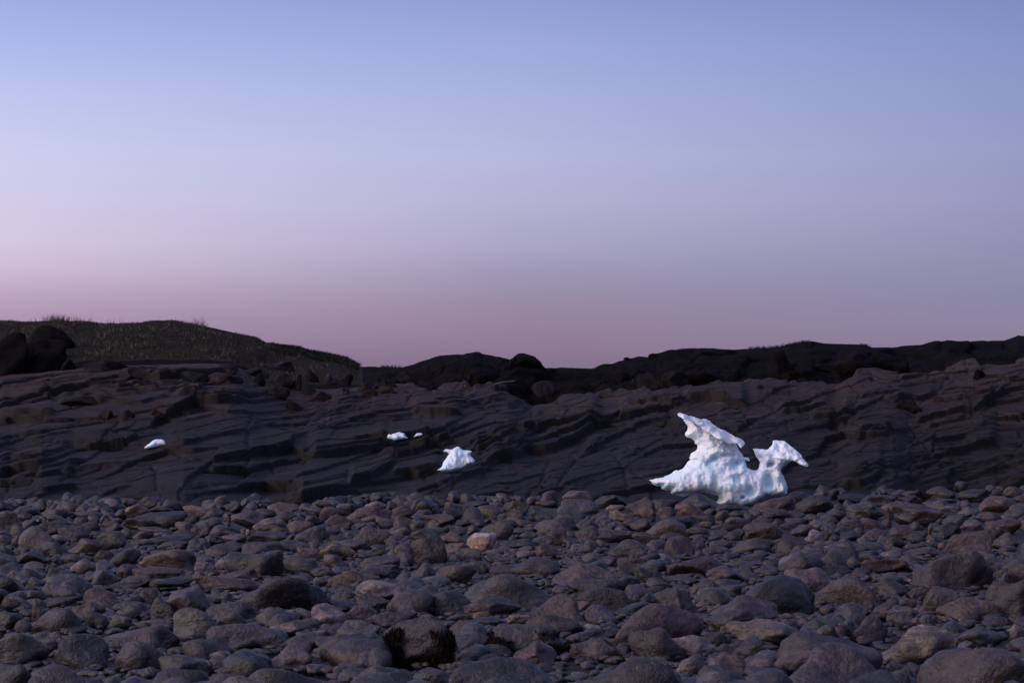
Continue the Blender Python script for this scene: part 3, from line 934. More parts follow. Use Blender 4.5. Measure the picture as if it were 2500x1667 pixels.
tile(1000, 1190, '''
300 130 460 210 g a
395 155 720 330 p m
540 150 920 230 d f
300 235 600 385 v a
240 230 380 310 d r
140 300 520 440 p a
600 220 860 385 v m
780 190 1110 370 b r
880 165 1080 215 p f
1040 145 1400 300 b a
1440 145 1700 215 r r
1750 30 2100 210 l a | pale grey stone with white veined left part standing before the smooth slab
1690 125 2200 330 s l
2105 80 2500 220 t a | blocky striped stone with a small peak, left of the large ice
2250 195 2480 260 l r
2280 245 2560 390 o a | rusty orange blocky stone left of the large ice
1365 205 1650 370 g a
1000 280 1360 400 s l
0 350 180 500 d a
510 365 700 440 g r
670 355 860 435 s r
985 370 1250 460 s r
1200 365 1420 430 g f
1680 295 2000 440 b r
1420 335 1910 535 v m
1905 370 2140 475 b r
750 395 1200 570 b m
665 430 800 520 g r
1150 455 1470 540 g f
1245 500 1480 590 b f
1545 495 1810 635 b r
1800 495 1930 580 g r
1890 430 2200 600 v f
1930 470 2560 600 v l
2180 420 2400 480 g f
360 510 640 635 p a
10 465 350 590 g r
210 455 440 530 l r
445 465 660 530 g f
640 515 1000 740 W r | brightest beach stone, orange with a white crusted top
0 520 440 880 v m
370 630 700 770 r r
1020 580 1440 700 d r
1380 540 1660 660 g a
1000 660 1180 740 g r
860 700 1090 780 s r
520 690 830 850 g r
1230 660 1440 740 g r
1420 640 1790 800 r r
1060 745 1240 820 s r
1205 725 1440 800 l r
1690 740 1970 810 g r
2260 590 2750 800 v r
2120 590 2300 680 g a
1830 640 1990 740 l r
850 765 1130 870 g a
700 780 860 840 g r
640 830 920 1010 t r
300 880 780 1100 b r
890 885 1290 1010 v r
1110 800 1730 1020 v l
210 860 560 960 d f
0 860 320 1060 g f
80 1010 480 1129 l r
570 970 1700 1375 v m | huge low purple grey boulder in the middle of the beach
1640 870 2400 1120 v l
1820 1045 2500 1230 d l
1990 840 2290 940 v r
1720 810 2030 880 g f
1980 740 2230 850 s r
2130 780 2400 920 p a
''')
tile(1500, 1190, '''
130 100 480 320 s a
410 130 750 240 t f
740 65 1200 240 d r | black wet boulder propping up the left half of the large ice
1570 90 2100 280 b r | brown boulder under the right foot of the large ice
2080 85 2520 300 d r | dark domed boulder with a black slot, right of the large ice
1975 45 2300 170 d f
1150 190 1560 270 d f
280 210 480 340 b r
490 215 720 350 v r
690 160 1050 345 r m | reddish stone with curved bands in front of the large ice
910 160 1110 250 g f
1020 240 1180 300 g f
1160 255 1330 370 p r
1320 260 1500 330 g r
1370 258 1560 300 d f
1485 285 1620 370 g r
1650 240 2010 355 b r
1940 262 2210 350 d r
70 330 370 440 b f
170 350 450 500 p a
360 360 830 580 b r
540 325 960 440 g f
810 330 960 395 g r
960 305 1160 400 d a
1260 335 1590 440 v f
970 385 1130 450 b r
1100 415 1410 500 g r
1090 480 1330 560 g r
1640 318 1800 370 p f
1570 355 1810 430 g f
1800 350 1960 440 d a
1470 400 1950 590 b l
1890 400 2110 490 l r
2010 420 2350 560 v a
1950 345 2230 430 g f
790 445 1090 560 b r
1240 475 1500 600 v r
100 500 240 590 d r
0 480 100 560 s r
195 510 500 620 g r
510 510 780 610 g r
850 530 1080 590 l f
1075 545 1240 610 g r
580 550 930 780 r m
2175 480 2400 650 w r | whitish stone with dark veins right of the large ice, halfway down the beach
1090 600 1360 690 g r
1000 665 1340 780 s f
1380 580 1860 760 t r
1740 570 2240 700 r l
1865 600 2180 800 v r
1990 655 2250 820 b r
1600 710 1770 790 v r
755 745 910 820 d r
1250 735 1450 830 s r
1415 745 1730 860 s r
480 750 640 830 g r
395 715 520 770 s f
490 660 600 710 t r
280 745 560 840 t f
645 785 760 840 d r
1700 810 1960 920 v r
1750 755 1960 830 g r
0 800 400 900 r f
620 800 1330 1020 r l | long reddish stone split by a black crack
0 860 290 1010 g r
230 900 560 1100 d a
590 870 800 990 g a
1050 895 1470 1080 v r
1290 835 1700 920 v f
1410 895 1580 960 d r
1600 900 1920 1000 v f
1420 950 1680 1060 Y r | yellowish pale stone tucked behind a large dark boulder
590 980 920 1080 g f
360 1030 670 1160 g r
740 1020 1000 1110 g a
0 1010 300 1150 d r
1110 1045 1450 1129 g f
1945 915 2500 1200 p m
1360 1000 2340 1465 d m
1710 960 1900 1010 s f
''')
tile(2000, 1180, '''
200 115 660 215 d f
470 125 870 230 d f
945 80 1160 150 r a
1060 70 1310 190 d a
1200 30 1560 160 b r
1590 60 1970 190 d f
1970 65 2110 140 g r
2110 30 2330 150 v r
890 128 1200 230 p a
270 185 430 340 g r
320 205 740 395 l a
700 205 1250 330 v l
740 265 860 400 g a
1190 190 1600 310 v r
1350 170 1570 210 g f
1370 250 1620 310 l f
1600 258 1850 360 l r
1820 138 2250 310 o m | rust orange domed stone near the right end of the bedrock foot
2220 130 2450 230 p r
95 305 300 400 g r
190 405 520 510 b l
430 390 730 500 p f
820 245 1390 490 v a
715 400 830 480 s r
1000 430 1190 545 v r
1430 340 1720 460 d a
1240 450 1380 570 g r
1300 430 1640 590 s a
1620 410 1910 520 l r
1800 320 2100 450 t r
1900 400 2310 560 r r
1950 490 2140 590 p r
160 485 370 580 v r
0 530 115 680 t r
800 470 1130 610 r r
480 510 780 690 p a
995 540 1270 670 d r
110 580 240 650 d r
630 585 860 740 l a
200 620 430 740 g r
320 690 560 800 g r
240 545 480 620 d f
515 670 800 790 g r
740 600 1020 730 d r
430 600 620 700 p r
1440 510 2040 830 v a | large pyramid shaped boulder with a brown left flank
1980 560 2290 720 l r
1270 660 1400 730 g a
1360 670 1480 740 p r
960 680 1230 750 l f
950 720 1440 830 p l
2300 480 2500 820 b a | tall tan boulder cut by the right edge of the photo
2060 715 2290 800 p r
20 855 280 960 l r
270 835 480 960 l r
700 745 980 850 l f
1680 775 2030 900 l l
1770 835 2080 940 l r
2030 830 2400 930 v l
2100 780 2300 840 l f
440 860 1080 1040 r a | rust red stone on the left shoulder of a huge dark boulder
1060 760 2020 1200 v m | huge reddish purple boulder sloping down to the right
890 810 1160 920 p f
1840 930 2090 1060 b r
2020 960 2300 1100 g r
0 930 360 1050 d f
''')
tile(0, 1427, '''
180 12 490 115 v r
10 50 200 110 d f
465 80 600 150 g r
690 85 950 200 p r
410 125 560 170 p f
960 35 1450 280 v m
0 150 240 300 g r
500 130 900 265 v r
370 160 500 380 v a
835 190 1220 350 p m
355 255 965 555 v m
970 305 1245 490 t r
1240 335 1540 490 g r
-80 295 290 520 d r
170 390 370 570 s r
1280 180 1520 300 s f
1330 165 1450 230 g f
1530 25 1670 150 s a
1600 30 1830 240 v m
1770 5 2420 400 v a
1720 140 2060 400 t r | dark brown stone dotted with white barnacles beside the pale speckled boulder
1280 285 1620 420 d f
1600 395 1990 500 v f
1520 455 1720 500 p r
1980 255 2545 650 L m | pale grey speckled boulder, lightest of the large ones on the left
700 480 1000 560 v f
370 535 750 720 v f
620 555 1250 930 s m
1040 455 2060 760 B l | long banded stone with a pale cream patch on top
1300 640 1900 1000 d r
-250 530 600 920 v m
1920 700 2190 810 v r
1770 770 1900 870 t r
1545 840 1800 980 s r
1800 800 2440 1040 g r
1565 940 1860 1090 s r
-200 900 390 1200 s m
300 915 1160 1330 g m
1170 1010 1430 1150 g r
1830 1030 2500 1200 l f
1330 1080 1700 1220 s f
1430 1030 1600 1090 t r
''')
tile(500, 1427, '''
1220 215 1700 460 w r | whitish stone with a ring shaped ridge on its top
1560 240 1990 430 g a
1840 295 2450 470 v l
1520 405 2040 630 l r
2050 365 2850 940 d a | massive black angular boulder draped with seaweed
0 190 690 430 d r
60 70 330 190 s f
720 390 1320 560 l f
140 310 460 460 g f
40 430 960 720 s m
900 540 1340 740 t f
160 610 700 780 d f
700 660 1250 960 v m
90 790 280 900 g r
1380 735 1660 900 s r
1230 715 1440 830 s r
1560 650 1760 740 g f
1290 465 1580 600 g f
1170 510 1450 620 l f
1460 890 1870 1020 s l
1530 950 1870 1090 s r
1720 930 2350 1160 s l
1160 915 1500 1010 l f
380 925 1640 1400 v m
100 935 340 1050 g r
340 925 630 1010 s r
0 1020 560 1200 g f
100 905 240 970 s r
0 860 80 1020 s r
2180 220 2450 290 g f
1450 75 1720 180 p f
1740 90 2170 290 d f
''')
tile(1000, 1427, '''
160 55 760 340 s m
610 135 1290 370 g a
340 280 440 340 g r
450 260 620 300 d f
1280 100 2000 450 p m | large pink grey dome, tallest stone in the centre of the lower beach
1840 180 2090 330 v r
1980 220 2380 440 s m
1870 30 2560 290 d l
430 335 720 440 b r
720 330 940 380 o f
660 365 1150 480 t f
1110 340 1400 470 w a | bluish white flat stone below the large pink grey dome
1330 340 2000 560 b l
2010 440 2240 530 w f
790 440 1830 800 d m
830 680 1180 830 d r
1170 645 1700 930 P a | angular pinkish block with a bright edge at its left
1830 605 2400 860 v m
1800 500 2420 650 d f
750 780 1170 900 s f
20 940 500 1180 s r
390 840 1700 1450 v m | huge smooth purple brown boulder at the bottom edge of the photo
1550 830 3230 1500 v l | longest boulder at the bottom edge, wide with a flat top
1390 890 1660 1000 s f
480 870 800 960 s r
''')
tile(1500, 1427, '''
-20 190 560 340 s f
0 210 1040 700 r m | large red brown boulder with pitted left side
160 480 800 850 r r | smooth dark red oval stone in front of the large red brown boulder
0 700 160 840 w a
450 30 940 350 d a
300 20 570 100 g f
870 0 1100 110 b r
930 165 1120 250 w f
880 325 1110 440 l r
1110 125 1900 400 v m
1030 270 1760 560 v a
1210 460 1340 560 s r
1280 400 2140 690 B a | pale cracked stone with cream veins
570 575 1170 830 L a
1000 540 1300 680 t f
1050 580 1220 690 g r
1160 670 1480 790 s f
1380 590 1730 800 v a
710 795 1050 1040 w a | cream and grey stone left of the blocky pale stone
1045 790 1510 1090 w a | blocky pale stone with square edges near the bottom
380 850 640 920 s f
1800 540 3110 1080 v m
1890 670 3120 1380 v m
2190 880 2930 1300 s m
1510 1040 1690 1150 t r
2050 340 2340 400 s f
1850 385 2130 520 s f
2110 380 2300 480 b r
2220 335 2360 420 s r
690 1100 860 1180 p r
1220 1080 1510 1200 s f
''')
tile(2000, 1427, '''
-150 -110 665 240 v m
640 -80 1030 130 d r
1030 0 1320 170 r a
1160 15 1760 330 P m | large pinkish pale domed boulder on the right
1330 140 2080 400 b l | long tan boulder with yellow and black lichen
1900 -60 2600 380 v m
500 185 660 320 s r
620 140 940 380 v m
930 180 1100 230 l f
755 235 1150 420 g a
870 405 1090 480 l f
1055 365 1150 470 P r
1145 335 1370 480 s r
1880 325 2190 410 s f
1850 360 2190 490 g r
1600 405 1860 490 s f
1390 415 1750 600 s f
2230 370 2400 450 l r
2190 450 2450 700 g a
1530 490 2200 720 d f
360 340 790 620 s m
260 295 440 400 l r
0 235 170 350 v r
0 350 180 440 g r
150 280 270 350 l r
750 470 1590 900 B m | boulder with an orange rim and dark grey front
1600 660 1760 730 l f
750 885 1010 1050 s r
1140 700 2500 1450 P m | huge lumpy pink brown boulder in the bottom corner
270 1070 560 1200 l r
''')
COLR.update({'W': (0.46, 0.28, 0.17), 'Y': (0.15, 0.13, 0.09), 'L': (0.135, 0.130, 0.135), 'B': (0.105, 0.085, 0.074), 'P': (0.105, 0.078, 0.074)})
CNAME.update({'W': 'bright orange', 'Y': 'yellowish', 'L': 'pale grey', 'B': 'banded tan', 'P': 'pinkish'})

EXTRA = []


def place(s, i):
    """world size and place of a traced stone"""
    x0, y0, x1, y1, c, sh, note = s
    r = np.random.default_rng(1000 + i)
    y1 = max(y1, y0 + 8)
    D = EYE * F / (y1 - HOR)
    D = min(D, float(yfoot((x0 + x1) / 2)) - 0.35)
    W = (x1 - x0) / F * D
    dep = {'f': 0.70, 'l': 0.52, 'm': 0.72, 'a': 0.68, 'r': 0.70}[sh] * r.uniform(0.85, 1.15)
    Dp = min(W * dep, 1.5)
    yc = D + Dp * 0.42
    W *= yc / D
    ztop = EYE - (y0 - HOR) / F * yc
    ztop = max(ztop, 0.05)
    sink = {'m': 0.46, 'r': 0.30, 'a': 0.28, 'l': 0.36, 'f': 0.38}[sh]      # share of the full height below the ground
    Hf = ztop / (1 - sink)
    xc = ((x0 + x1) / 2 - 1250) / F * yc
    return xc, yc, ztop, W, Dp, Hf


def tinted(c, r):
    base = np.array(COLR[c]); base = base + (np.array([0.066, 0.061, 0.067]) * (base.mean() / 0.064) - base) * (0.12 if c in 'gdlprvstb' else 0.05)
    t = base * np.array([1.13, 0.98, 0.94]) * 0.41 * math.exp(float(np.clip(r.normal(0, 0.34), -0.7, 0.8)))
    return t * (1 + r.normal(0, 0.05, 3))


area = [(s[2] - s[0]) * (min(s[3], 1667) - s[1]) for s in ST]
order = sorted(range(len(ST)), key=lambda i: -area[i])
single = set(order[:285])

BANDS = [(1262, 'along the foot of the bedrock'), (1330, 'on the upper beach'), (1420, 'across the middle of the beach'), (1530, 'on the lower beach'), (9999, 'at the bottom of the beach')]


def size_word(s):
    w = (s[2] - s[0])
    k = w / (0.30 * (min(s[3], 1640) - HOR) + 25)
    return 'huge' if k > 2.1 else 'large' if k > 1.35 else 'medium' if k > 0.8 else 'small'


ORD = ['first', 'second', 'third', 'fourth', 'fifth', 'sixth', 'seventh', 'eighth', 'ninth', 'tenth', 'eleventh', 'twelfth', 'thirteenth', 'fourteenth', 'fifteenth', 'sixteenth', 'seventeenth']
keys = {}
for i, s in enumerate(ST):
    if i not in single or s[6]: continue
    b = next(t for y, t in BANDS if s[3] <= y)
    keys.setdefault((size_word(s), CNAME[s[4]], SNAME[s[5]], b), []).append(i)
LABEL = {}
for (a, b, c, d), ids in keys.items():
    noun = 'boulder' if a in ('huge', 'large') else 'stone'
    if len(ids) == 1:
        LABEL[ids[0]] = f'only {a} {b} {c} {noun} {d}'
    else:
        ids.sort(key=lambda i: ST[i][0] + ST[i][2])
        for k, i in enumerate(ids):
            LABEL[i] = f'{a} {b} {c} {noun}, {ORD[k]} such from the left {d}'
for i, s in enumerate(ST):
    if s[6]: LABEL[i] = s[6]; single.add(i)

MASK = np.zeros((700, 2600), bool)
WEED = []
MASK[0:62, 1590:1965] = True
stuffV, stuffF, stuffT, stuffB, stuffR = [], [], [], [], []
nst = [0]


def add_stuff(P, f, t, band, barn):
    stuffV.append(P); stuffF.append(f + nst[0]); nst[0] += len(P)
    stuffT.append(np.tile(t, (len(P), 1))); stuffB.append(np.full(len(P), band)); stuffR.append(np.full(len(P), barn))


for i, s in enumerate(ST):
    r = np.random.default_rng(5000 + i)
    xc, yc, ztop, W, Dp, Hf = place(s, i)
    px = s[2] - s[0]
    lvl = 5 if (i in single and px > 75) else 4 if i in single else 3
    P, f = stone_shape(lvl, s[5], 7000 + i)
    P = P * np.array([W / 2, Dp / 2, Hf / 2])
    t = tinted(s[4], r)
    band = float(r.uniform(0.3, 1) if (r.random() < 0.35 or s[4] in 'lBoWw') else r.uniform(0.1, 0.5))
    barn = float(r.uniform(0.3, 1) if r.random() < 0.5 and s[3] > 1290 else 0.0)
    tint = np.tile(t, (len(P), 1))
    if s[4] == 'W':      # white crust over the top right
        w = 0.8 * sstep(0.55, 0.9, P[:, 2] / (Hf / 2) + 0.7 * fbm3(P[:, 0] * 6, P[:, 1] * 6, P[:, 2] * 6, 3))[:, None]
        tint = tint * (1 - w) + np.array([0.34, 0.31, 0.34]) * w
    if s[6] and 'mustard' in s[6]:
        w = sstep(0.15, 0.3, P[:, 2] / (Hf / 2) * 0.4 + fbm3(P[:, 0] * 7, P[:, 1] * 7, P[:, 2] * 7, 3))[:, None]
        tint = tint * (1 - w) + np.array([0.16, 0.12, 0.055]) * w
    zc = ztop - Hf / 2
    vis = P[:, 2] + zc > 0.16 * ztop
    if vis.any():
        a_, b_ = P[vis, 0].min(), P[vis, 0].max()
        P[:, 0] = (P[:, 0] - (a_ + b_) / 2) * min(W / (b_ - a_), 1.6)
    y0p, y1p = int(s[1]) - 1180 + 4, int(min(s[3], 1700)) - 1180
    MASK[max(y0p, 0):max(y1p, 0), max(int(s[0]) + 3, 0):max(int(s[2]) - 3, 0)] = True
    if (s[6] and 'seaweed' in s[6]) or (s[4] == 'd' and s[3] > 1560 and s[2] - s[0] > 180):
        WEED.append((P + np.array([xc, yc, zc]), W, ztop, xc, yc))
    if i in single:
        P[:, 2] += zc
        me = mesh_from('beach_stone', P, f, MAT_STONE, True, {'tint': tint, 'band': np.full(len(P), band), 'barn': np.full(len(P), barn)})
        noun = 'boulder' if size_word(s) in ('huge', 'large') else 'beach_stone'
        link(noun, me, (xc, yc, 0), LABEL[i], 'stone', 'stones lying on the beach')
    else:
        add_stuff(P + np.array([xc, yc, zc]), f, t, band, barn)

# smaller stones and pebbles that fill the gaps: past counting, one object
protos = {lv: [stone_shape(lv, k, 300 + j) for j, k in enumerate('rmrflmrarrflrarm')] for lv in (2, 3)}
cols_l = list('gggdddlvvvsssspprbbt')


def fill(n, smin, smax, hmax, lv, cover, y0=9.3, y1=42.6):
    r = np.random.default_rng(int(n + smin * 1000))
    k = 0
    # even density over the ground
    ys = np.sqrt(r.uniform(y0 ** 2, y1 ** 2, n)); xs = r.uniform(-0.30, 0.30, n) * ys + r.uniform(-1.5, 1.5, n)
    ws = smin * (smax / smin) ** (r.random(n) ** 1.6)
    for x, y, w in zip(xs, ys, ws):
        yf_ = float(yfoot(1250 + x / y * F))
        if y > yf_ - 0.15: continue
        if y > yf_ - 5: w *= 0.7
        px, h = 1250 + x / y * F, min(w * r.uniform(0.5, 0.9), hmax)
        ztop = h * r.uniform(0.55, 0.9)
        if cover is not None:
            a = int(HOR - 1180 + (EYE - ztop) / y * F); b = int(HOR - 1180 + EYE / y * F); hw = int(w / y * F / 2)
            m = MASK[max(a, 0):max(b, 1), max(int(px) - hw, 0):max(int(px) + hw, 1)]
            if m.size and m.mean() > cover: continue
        P, f = protos[lv][int(r.integers(16))]
        an = r.uniform(0, 6.28); ca, sa = math.cos(an), math.sin(an)
        Q = P * np.array([w / 2, w * r.uniform(0.6, 1.0) / 2, h / 2])
        Q = Q @ np.array([[ca, -sa, 0], [sa, ca, 0], [0, 0, 1]])
        t = tinted(cols_l[int(r.integers(len(cols_l)))], r)
        add_stuff(Q + np.array([x, y, ztop - h / 2]), f, t, float(r.random() < 0.25), 0.0)
        k += 1
    return k


print('fill', fill(17000, 0.24, 0.55, 0.33, 3, 0.16, 9.3, 47), fill(8000, 0.18, 0.42, 0.28, 3, 0.50, 9.3, 22), fill(16000, 0.12, 0.28, 0.17, 3, 0.30, 9.3, 33), fill(16000, 0.05, 0.12, 0.05, 2, 0.30, 9.3, 26),
      fill(9000, 0.06, 0.16, 0.04, 2, None, 9.3, 24))
me = mesh_from('small_stones', np.vstack(stuffV), np.vstack(stuffF), MAT_STONE, True,
               {'tint': np.vstack(stuffT), 'band': np.concatenate(stuffB), 'barn': np.concatenate(stuffR)})
link('small_stones', me, label='small stones and pebbles filling the gaps between the boulders', cat='pebbles', kind='stuff')

# ------------------------------------------------------------------ loose boulders up on the bedrock
UP = []


def utile(tl, txt):
    for ln in txt.strip().splitlines():
        a, note = [q.strip() for q in ln.split('|')]
        a = a.split()
        (x0, y0), (x1, y1) = T(tl, [(float(a[0]), float(a[1])), (float(a[2]), float(a[3]))])
        UP.append((x0, y0, x1, y1, a[4], a[5], note))


utile(R0, '''
-260 150 290 560 d f | dark rounded crag cut by the left edge of the photo, below the grassy hill
210 85 690 330 d f | domed top block of the layered outcrop below the grassy hill
210 215 620 420 d l | curved middle layer of the outcrop below the grassy hill
220 310 640 520 d l | lowest thick layer of the outcrop below the grassy hill
540 400 700 510 d r | small rounded boulder at the right foot of the layered outcrop
760 410 1190 510 d r | low dark boulder half hidden behind pinkish slabs under the hill
1560 510 1920 620 g f | flat grey block in the boulder band under the grassy hill
1900 440 2200 520 v a | square cornered slab block highest in the boulder band
1890 520 2230 610 v f | flat block directly under the square cornered slab
1180 460 1470 570 v a | pinkish slanted slab with a sharp right corner
2210 475 2420 560 g r | capping block over the stacked rounded boulders
1390 850 1520 930 r a | reddish boulder at the left of the rubble under the hill
1560 870 1780 930 b r | low boulder with an orange left end on the rock slope
870 860 1040 960 b a | small rock with an orange patch in the hollow left of centre
1050 860 1240 970 g a | squarish grey rock in the hollow beside the orange patched rock
550 730 1020 830 d a | long square edged block on the left part of the slope
''')
utile(R1, '''
-40 530 90 640 d r | rounded boulder at the left end of the stacked boulders
70 420 360 510 l f | flat topped pale boulder crowning the stack under the hill
80 515 360 660 g m | pale arched boulder in the middle of the stack under the hill
60 650 320 750 g r | broad lower boulder of the stack under the hill
350 530 420 700 g a | narrow upright block in the stack of boulders
430 495 580 620 d r | dark rounded block right of the pale arched boulder
640 530 770 640 l r | pale round boulder in the gap right of the stack
760 530 890 650 d a | dark square block right of the pale round boulder
420 620 600 740 g r | rounded boulder below the dark rounded block
470 690 700 790 v a | slanting purple grey slab block below the stack
740 660 860 740 l a | pale pointed rock on the slope right of the stack
1080 560 1220 680 g a | grey leaning boulder at the foot of the middle knoll
930 620 1080 710 v r | low rounded boulder left of the leaning grey boulder
1200 590 1310 670 d r | dark boulder right of the leaning grey boulder
1120 650 1300 720 r r | reddish round boulder below the leaning grey boulder
940 680 1130 760 r f | flat reddish boulder left of the reddish round boulder
870 810 960 865 p a | small pink triangular rock lying on a dark ledge
1900 630 1940 672 o a | tiny orange rock on the slab edge below the middle knoll
640 930 720 970 p a | small pink rubble rock on the dark slope
1280 510 1480 620 d r | dark boulder on the left flank of the middle knoll
1880 540 2060 620 d a | pointed dark rock on the face of the middle knoll
270 780 430 880 v r | rounded boulder beside the shadowed hollow under the stack
''')
utile(R2, '''
-70 395 20 490 d a | small dark hump left of the skyline knob
0 345 320 500 d r | dark knob standing on the skyline between the knolls
180 595 410 740 v r | dark overhanging boulder in the hollow between the knolls
1080 580 1160 650 p a | small pink square rock below the right ridge
1360 500 1590 660 d a | split black boulder below the right ridge, larger right half
1140 520 1430 680 d a | black boulder left of the split black boulder
1570 510 1990 640 d f | wide black boulder under the right ridge
1250 348 1345 400 d a | small peak of rock on the right ridge skyline
1020 382 1090 402 d a | little flat ledge rock on the right ridge skyline
''')
utile(R3, '''
0 330 250 550 d a | big square shouldered black block below the right ridge
600 320 1000 520 d a | overhanging black boulder below the right ridge
945 330 1330 520 d a | slanting dark slab boulder right of the overhanging black one
280 440 640 520 d f | low black boulder between the two big blocks
1140 770 1400 880 d a | dark block with a reddish corner on the right slope
1490 740 1600 800 r a | small reddish rock on the right slope
1570 740 1720 805 v r | rounded rock beside the small reddish rock
1880 490 2000 600 d a | dark rounded plug in the slabs near the right edge
''')
COLU = {'d': (0.019, 0.0165, 0.0165), 'g': (0.034, 0.031, 0.032), 'l': (0.060, 0.056, 0.060), 'v': (0.042, 0.034, 0.038), 'r': (0.055, 0.034, 0.033), 'p': (0.10, 0.066, 0.066),
        'b': (0.050, 0.040, 0.030), 'o': (0.13, 0.075, 0.05)}
for i, (x0, y0, x1, y1, c, sh, note) in enumerate(UP):
    sx, sy, sz = surf_at((x0 + x1) / 2, y1 - 2)
    r = np.random.default_rng(i)
    m = sy / F
    W = (x1 - x0) * m; Dp = W * r.uniform(0.6, 0.8); yc = sy + Dp * 0.35
    W *= yc / sy
    ztop = EYE + (HOR - y0) / F * yc; zb = EYE + (HOR - y1) / F * sy
    Hf = (ztop - zb) * 1.6
    P, f = stone_shape(5, sh, 9000 + i)
    P = P * np.array([W / 2, Dp / 2, Hf / 2]); P[:, 2] += (ztop - Hf / 2) - zb
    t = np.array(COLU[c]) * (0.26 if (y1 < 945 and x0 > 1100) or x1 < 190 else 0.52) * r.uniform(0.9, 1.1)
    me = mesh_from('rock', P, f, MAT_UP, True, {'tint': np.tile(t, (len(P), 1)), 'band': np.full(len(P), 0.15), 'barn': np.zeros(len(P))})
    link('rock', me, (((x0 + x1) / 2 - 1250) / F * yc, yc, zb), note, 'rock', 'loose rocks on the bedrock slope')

# ------------------------------------------------------------------ ice
def poly_sd(px, pz, poly):
    """signed distance to a polygon, negative inside"""
    P = np.array(poly, float); n = len(P)
    d = np.full(px.shape, 1e9); ins = np.zeros(px.shape, bool)
    for i in range(n):
        a, b = P[i], P[(i + 1) % n]
        d = np.minimum(d, seg_dist(px, pz, a, b))
        c = ((a[1] > pz) != (b[1] > pz)) & (px < (b[0] - a[0]) * (pz - a[1]) / (b[1] - a[1] + 1e-12) + a[0])
        ins ^= c
    return np.where(ins, -d, d)


def surface_nets(Fv, org, h):
    """numpy surface nets on field Fv (negative inside)"""
    nx, ny, nz_ = Fv.shape
    acc = np.zeros((nx - 1, ny - 1, nz_ - 1, 3), np.float32); cnt = np.zeros((nx - 1, ny - 1, nz_ - 1), np.float32)
    S = Fv < 0
    cor = [(i, j, k) for i in (0, 1) for j in (0, 1) for k in (0, 1)]

    def sl(c): return (slice(c[0], nx - 1 + c[0]), slice(c[1], ny - 1 + c[1]), slice(c[2], nz_ - 1 + c[2]))
    for a in cor:
        for ax in range(3):
            if a[ax]: continue
            b = list(a); b[ax] = 1
            fa, fb = Fv[sl(a)], Fv[sl(b)]
            m = (fa < 0) != (fb < 0)
            t = np.where(m, fa / (fa - fb + 1e-12), 0)
            for q in range(3):
                acc[..., q] += np.where(m, a[q] + (t if q == ax else 0), 0)
            cnt += m
    has = cnt > 0
    idx = np.full(has.shape, -1, np.int64); idx[has] = np.arange(has.sum())
    base = np.argwhere(has).astype(np.float32)
    V = (base + acc[has] / cnt[has][:, None]) * h + np.array(org)
    faces = []
    for ax in range(3):
        s0 = [slice(None)] * 3; s1 = [slice(None)] * 3
        s0[ax] = slice(0, -1); s1[ax] = slice(1, None)
        A, B = S[tuple(s0)], S[tuple(s1)]
        for flip in (0, 1):
            m = (A & ~B) if not flip else (~A & B)
            e = np.argwhere(m)
            o1, o2 = [q for q in range(3) if q != ax]
            e = e[(e[:, o1] > 0) & (e[:, o2] > 0) & (e[:, o1] < Fv.shape[o1] - 1) & (e[:, o2] < Fv.shape[o2] - 1)]
            if not len(e): continue
            q = []
            for d1, d2 in ((-1, -1), (0, -1), (0, 0), (-1, 0)):
                c = e.copy(); c[:, o1] += d1; c[:, o2] += d2
                q.append(idx[c[:, 0], c[:, 1], c[:, 2]])
            q = np.stack(q, 1)
            if (ax == 1) != bool(flip): q = q[:, ::-1]
            faces.append(q)
    return V, np.vstack(faces)


def smin(a, b, k):
    h = np.clip(0.5 + 0.5 * (b - a) / k, 0, 1)
    return b * (1 - h) + a * h - k * h * (1 - h)


